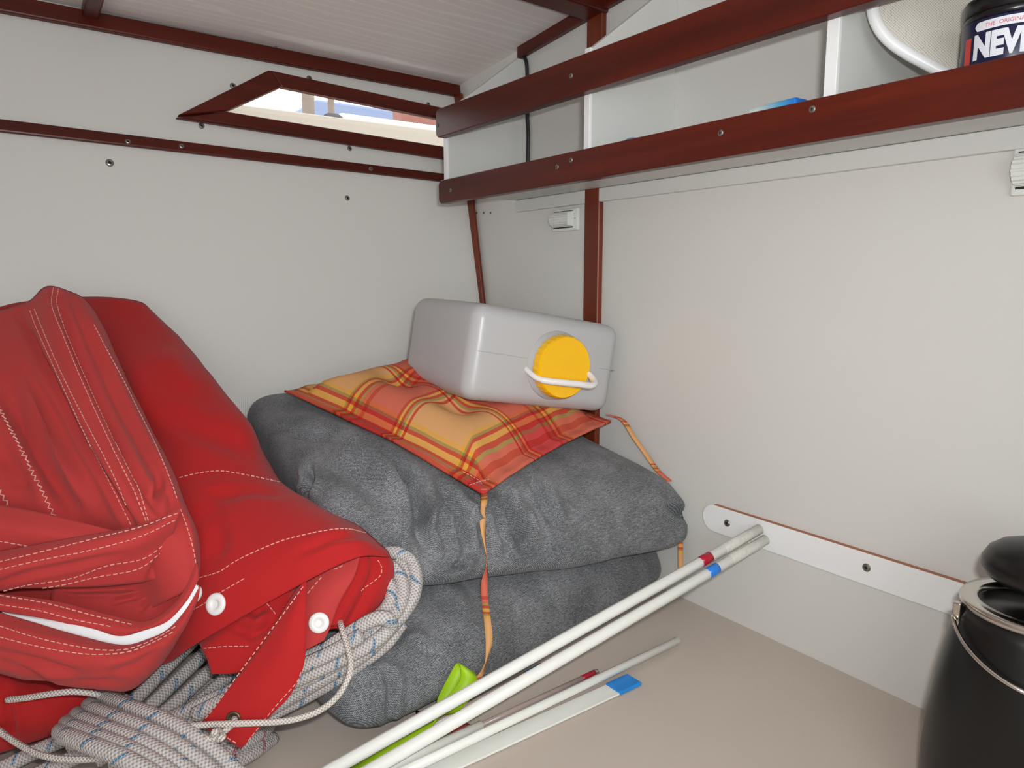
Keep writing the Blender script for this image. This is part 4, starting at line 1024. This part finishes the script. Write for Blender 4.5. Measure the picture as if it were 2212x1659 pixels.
def lettering(text, a0, z0, size, R, mat, name, xs=1.0, bold=0.0, space=1.0):
    cu = bpy.data.curves.new('txt', 'FONT'); cu.body = text; cu.size = size; cu.offset = bold; cu.space_character = space; cu.resolution_u = 3
    ob = bpy.data.objects.new('txt', cu); COL.objects.link(ob)
    dg = bpy.context.evaluated_depsgraph_get(); me = bpy.data.meshes.new_from_object(ob.evaluated_get(dg))
    bm = bmesh.new(); bm.from_mesh(me); bmesh.ops.triangulate(bm, faces=bm.faces)
    bmesh.ops.subdivide_edges(bm, edges=[e for e in bm.edges if e.calc_length() > .006], cuts=2)
    bm.verts.index_update()
    V = wrap_cyl([(v.co.x*xs, v.co.y) for v in bm.verts], a0, z0, R); F = [[v.index for v in f.verts] for f in bm.faces]
    bm.free(); bpy.data.objects.remove(ob); bpy.data.meshes.remove(me)
    return mk(name, V, F, mat, cn, False)
a_cam = math.atan2(-CY, -CX)                                   # side of the tin that faces the camera
aL = a_cam - .72
curved_patch('label_panel', aL - .08, .064, .0495, .0085, CR*1.004, 'ink_white', 1)
lettering('THE  ORIGINAL', aL + .16, .0518, .0052, CR*1.008, 'ink_pink', 'lettering')
lettering('NEVR-DULL', aL - .08, .0245, .0300, CR*1.006, 'ink_white', 'lettering', .74, .0018)
curved_patch('label_panel', aL - .36, .009, .004, .042, CR*1.004, 'ink_red')
# fly screen with a padded white edge
fs = thing('fly_screen', 'folded white mesh screen with a padded white edge on the shelf', 'screen', (.9, .42, .8))
o0 = Vector((.852, .474, .0)); dirs = Vector((.62, -.78, 0)).normalized(); nrm = Vector((-.78, -.62, 0)).normalized()
def fsp(px, py):
    v = ray(px, py); t_ = (o0 - CAM).dot(nrm)/v.dot(nrm); return CAM + v*t_
bd = [fsp(1905, -90), fsp(1886, -40), fsp(1884, 10), fsp(1894, 50), fsp(1918, 84), fsp(1955, 112), fsp(2010, 142), fsp(2070, 172)]
path = spline(bd, 8)
tube('padded_edge', bd, .0068, 'edge', fs, 12, 8)
far = [p + Vector((0, 0, 0)) for p in path]
V, F, U = [], [], []
hx = fsp(2330, -90)
for i, p in enumerate(path):
    for j in range(9):
        q = p.lerp(Vector((hx.x, hx.y, max(p.z, .80))), j/8); q = q + nrm*(.006*math.sin(j*.9))
        V.append(q); U.append(((q - o0).dot(dirs), q.z))
nn = len(path)
for i in range(nn - 1):
    for j in range(8): F.append((i*9 + j, i*9 + j + 1, (i + 1)*9 + j + 1, (i + 1)*9 + j))
oo = len(V); V += [v - nrm*.002 for v in V]; U += U; F += [tuple(oo + k for k in f[::-1]) for f in list(F)]
mk('netting', V, F, 'net', fs, True, U)
# small blue things peeking over the rail
M['bluecloth'] = plain('blue_white_cloth', (130, 176, 214), .7, var=.35, vscale=260)
V = []; F = []
cz0 = onX(1345, 292, .88)
for i in range(13):
    for j in range(7):
        a, b = i/12, j/6
        e = min(a, 1 - a)*min(b, 1 - b)*4
        V.append(Vector((.84 + .08*b, cz0.y - .10*a, .79 + .010 + .026*min(1, e*3)**.5*(1 - .35*a) + .003*noise.noise(Vector((a*6, b*6, 0))))))
for i in range(12):
    for j in range(6): F.append((i*7 + j, i*7 + j + 1, (i + 1)*7 + j + 1, (i + 1)*7 + j))
oo = len(V); V += [Vector((v.x, v.y, .7905)) for v in V]; F += [tuple(oo + k for k in f[::-1]) for f in list(F)]
rim = [i*7 for i in range(13)] + [84 + j for j in range(1, 7)] + [i*7 + 6 for i in range(11, -1, -1)] + [j for j in range(5, 0, -1)]
for a, b in zip(rim, rim[1:] + rim[:1]): F.append((a, b, b + oo, a + oo))
o = mk('cleaning_cloth', V, F, 'bluecloth', None, True, base=True); tag(o, 'blue and white cloth peeking over the lower shelf rail', 'cloth')
t = NT('blue_gradient_case'); s = t.n('ShaderNodeSeparateXYZ', {0: t.n('ShaderNodeTexCoord').outputs['Generated']})
t.pset(Base_Color=t.ramp(s.outputs[1], [(0, lin((30, 120, 220))), (.35, lin((90, 176, 216))), (.8, lin((205, 214, 210)))]), Roughness=.35)
b0, b1_ = onX(1745, 214, .87), onX(1640, 240, .87)
c = [Vector((.845, b0.y, .791)), Vector((.895, b0.y, .791)), Vector((.895, b1_.y, .791)), Vector((.845, b1_.y, .791))]
tp = [Vector((c[0].x, c[0].y, b0.z)), Vector((c[1].x, c[1].y, b0.z)), Vector((c[2].x, c[2].y, b1_.z)), Vector((c[3].x, c[3].y, b1_.z))]
o = hexa('glossy_box', c + tp, t.m, None, .003); tag(o, 'blue and white glossy packet behind the lower rail near the divider', 'packet')

# ================================================================== OUTSIDE THE WINDOW
M['o_wood'] = plain('weathered_timber', (120, 106, 96), .8, var=.1); M['o_blue'] = plain('blue_hull', (112, 124, 152), .6)
M['o_white'] = plain('white_gelcoat', (190, 190, 190), .5); M['o_brick'] = plain('brick_far', (126, 82, 70), .8, var=.15, vscale=12)
M['o_dark'] = plain('dark_rubber', (40, 40, 44), .6); M['o_stone'] = plain('pale_quay', (138, 128, 116), .9, var=.06, vscale=6)
QZ = 1.135
qy = 2.4
tag(box('quay', (-4, qy, -1), (9, 12, QZ), 'o_stone', None, .02), 'pale stone quay edge outside the window', 'quay')
def post(px, Y, wpx, H, mat, name, label):
    a = onY(px, 250, Y); r = (onY(px + wpx/2, 250, Y) - a).length
    return tag(lathe(name, [(r*1.1, 0), (r, .04), (r*.96, H*.5), (r*.94, H)], Vector((a.x, Y, QZ)), mat, None, 20, base=True), label, 'post')
post(667, 2.7, 26, .6, 'o_wood', 'mooring_post', 'thick pale timber post seen through the window')
post(716, 2.95, 14, .7, 'o_wood', 'mooring_post', 'thinner pale post behind the dark fender outside')
a = onY(720, 255, 2.6); tag(lathe('fender', [(.004, -.036), (.018, -.033), (.026, -.018), (.027, .012), (.02, .03), (.004, .036)], Vector((a.x, 2.6, QZ + .027)), 'o_dark', None, 24, (1, .1, 0)), 'dark rounded fender lying outside the window', 'fender')
def blk(name, px0, px1, pyt, Y, dep, mat, label, cat):
    a, b = onY(px0, pyt, Y), onY(px1, pyt, Y)
    return tag(box(name, (a.x, Y, QZ), (b.x, Y + dep, (a.z + b.z)/2), mat, None, .015, base=True), label, cat)
blk('boat_cover', 682, 850, 226, 4.5, .6, 'o_blue', 'blue boat cover seen through the window', 'boat cover')
post(752, 4.2, 12, .42, 'o_white', 'stanchion', 'white stanchion before the blue boat cover')
blk('quay_building', 868, 1010, 238, 8.0, 1.0, 'o_brick', 'reddish brick building far outside the window', 'building')
blk('boat_deck', 735, 960, 258, 3.3, .5, 'o_white', 'white boat deck edge outside the window', 'boat')
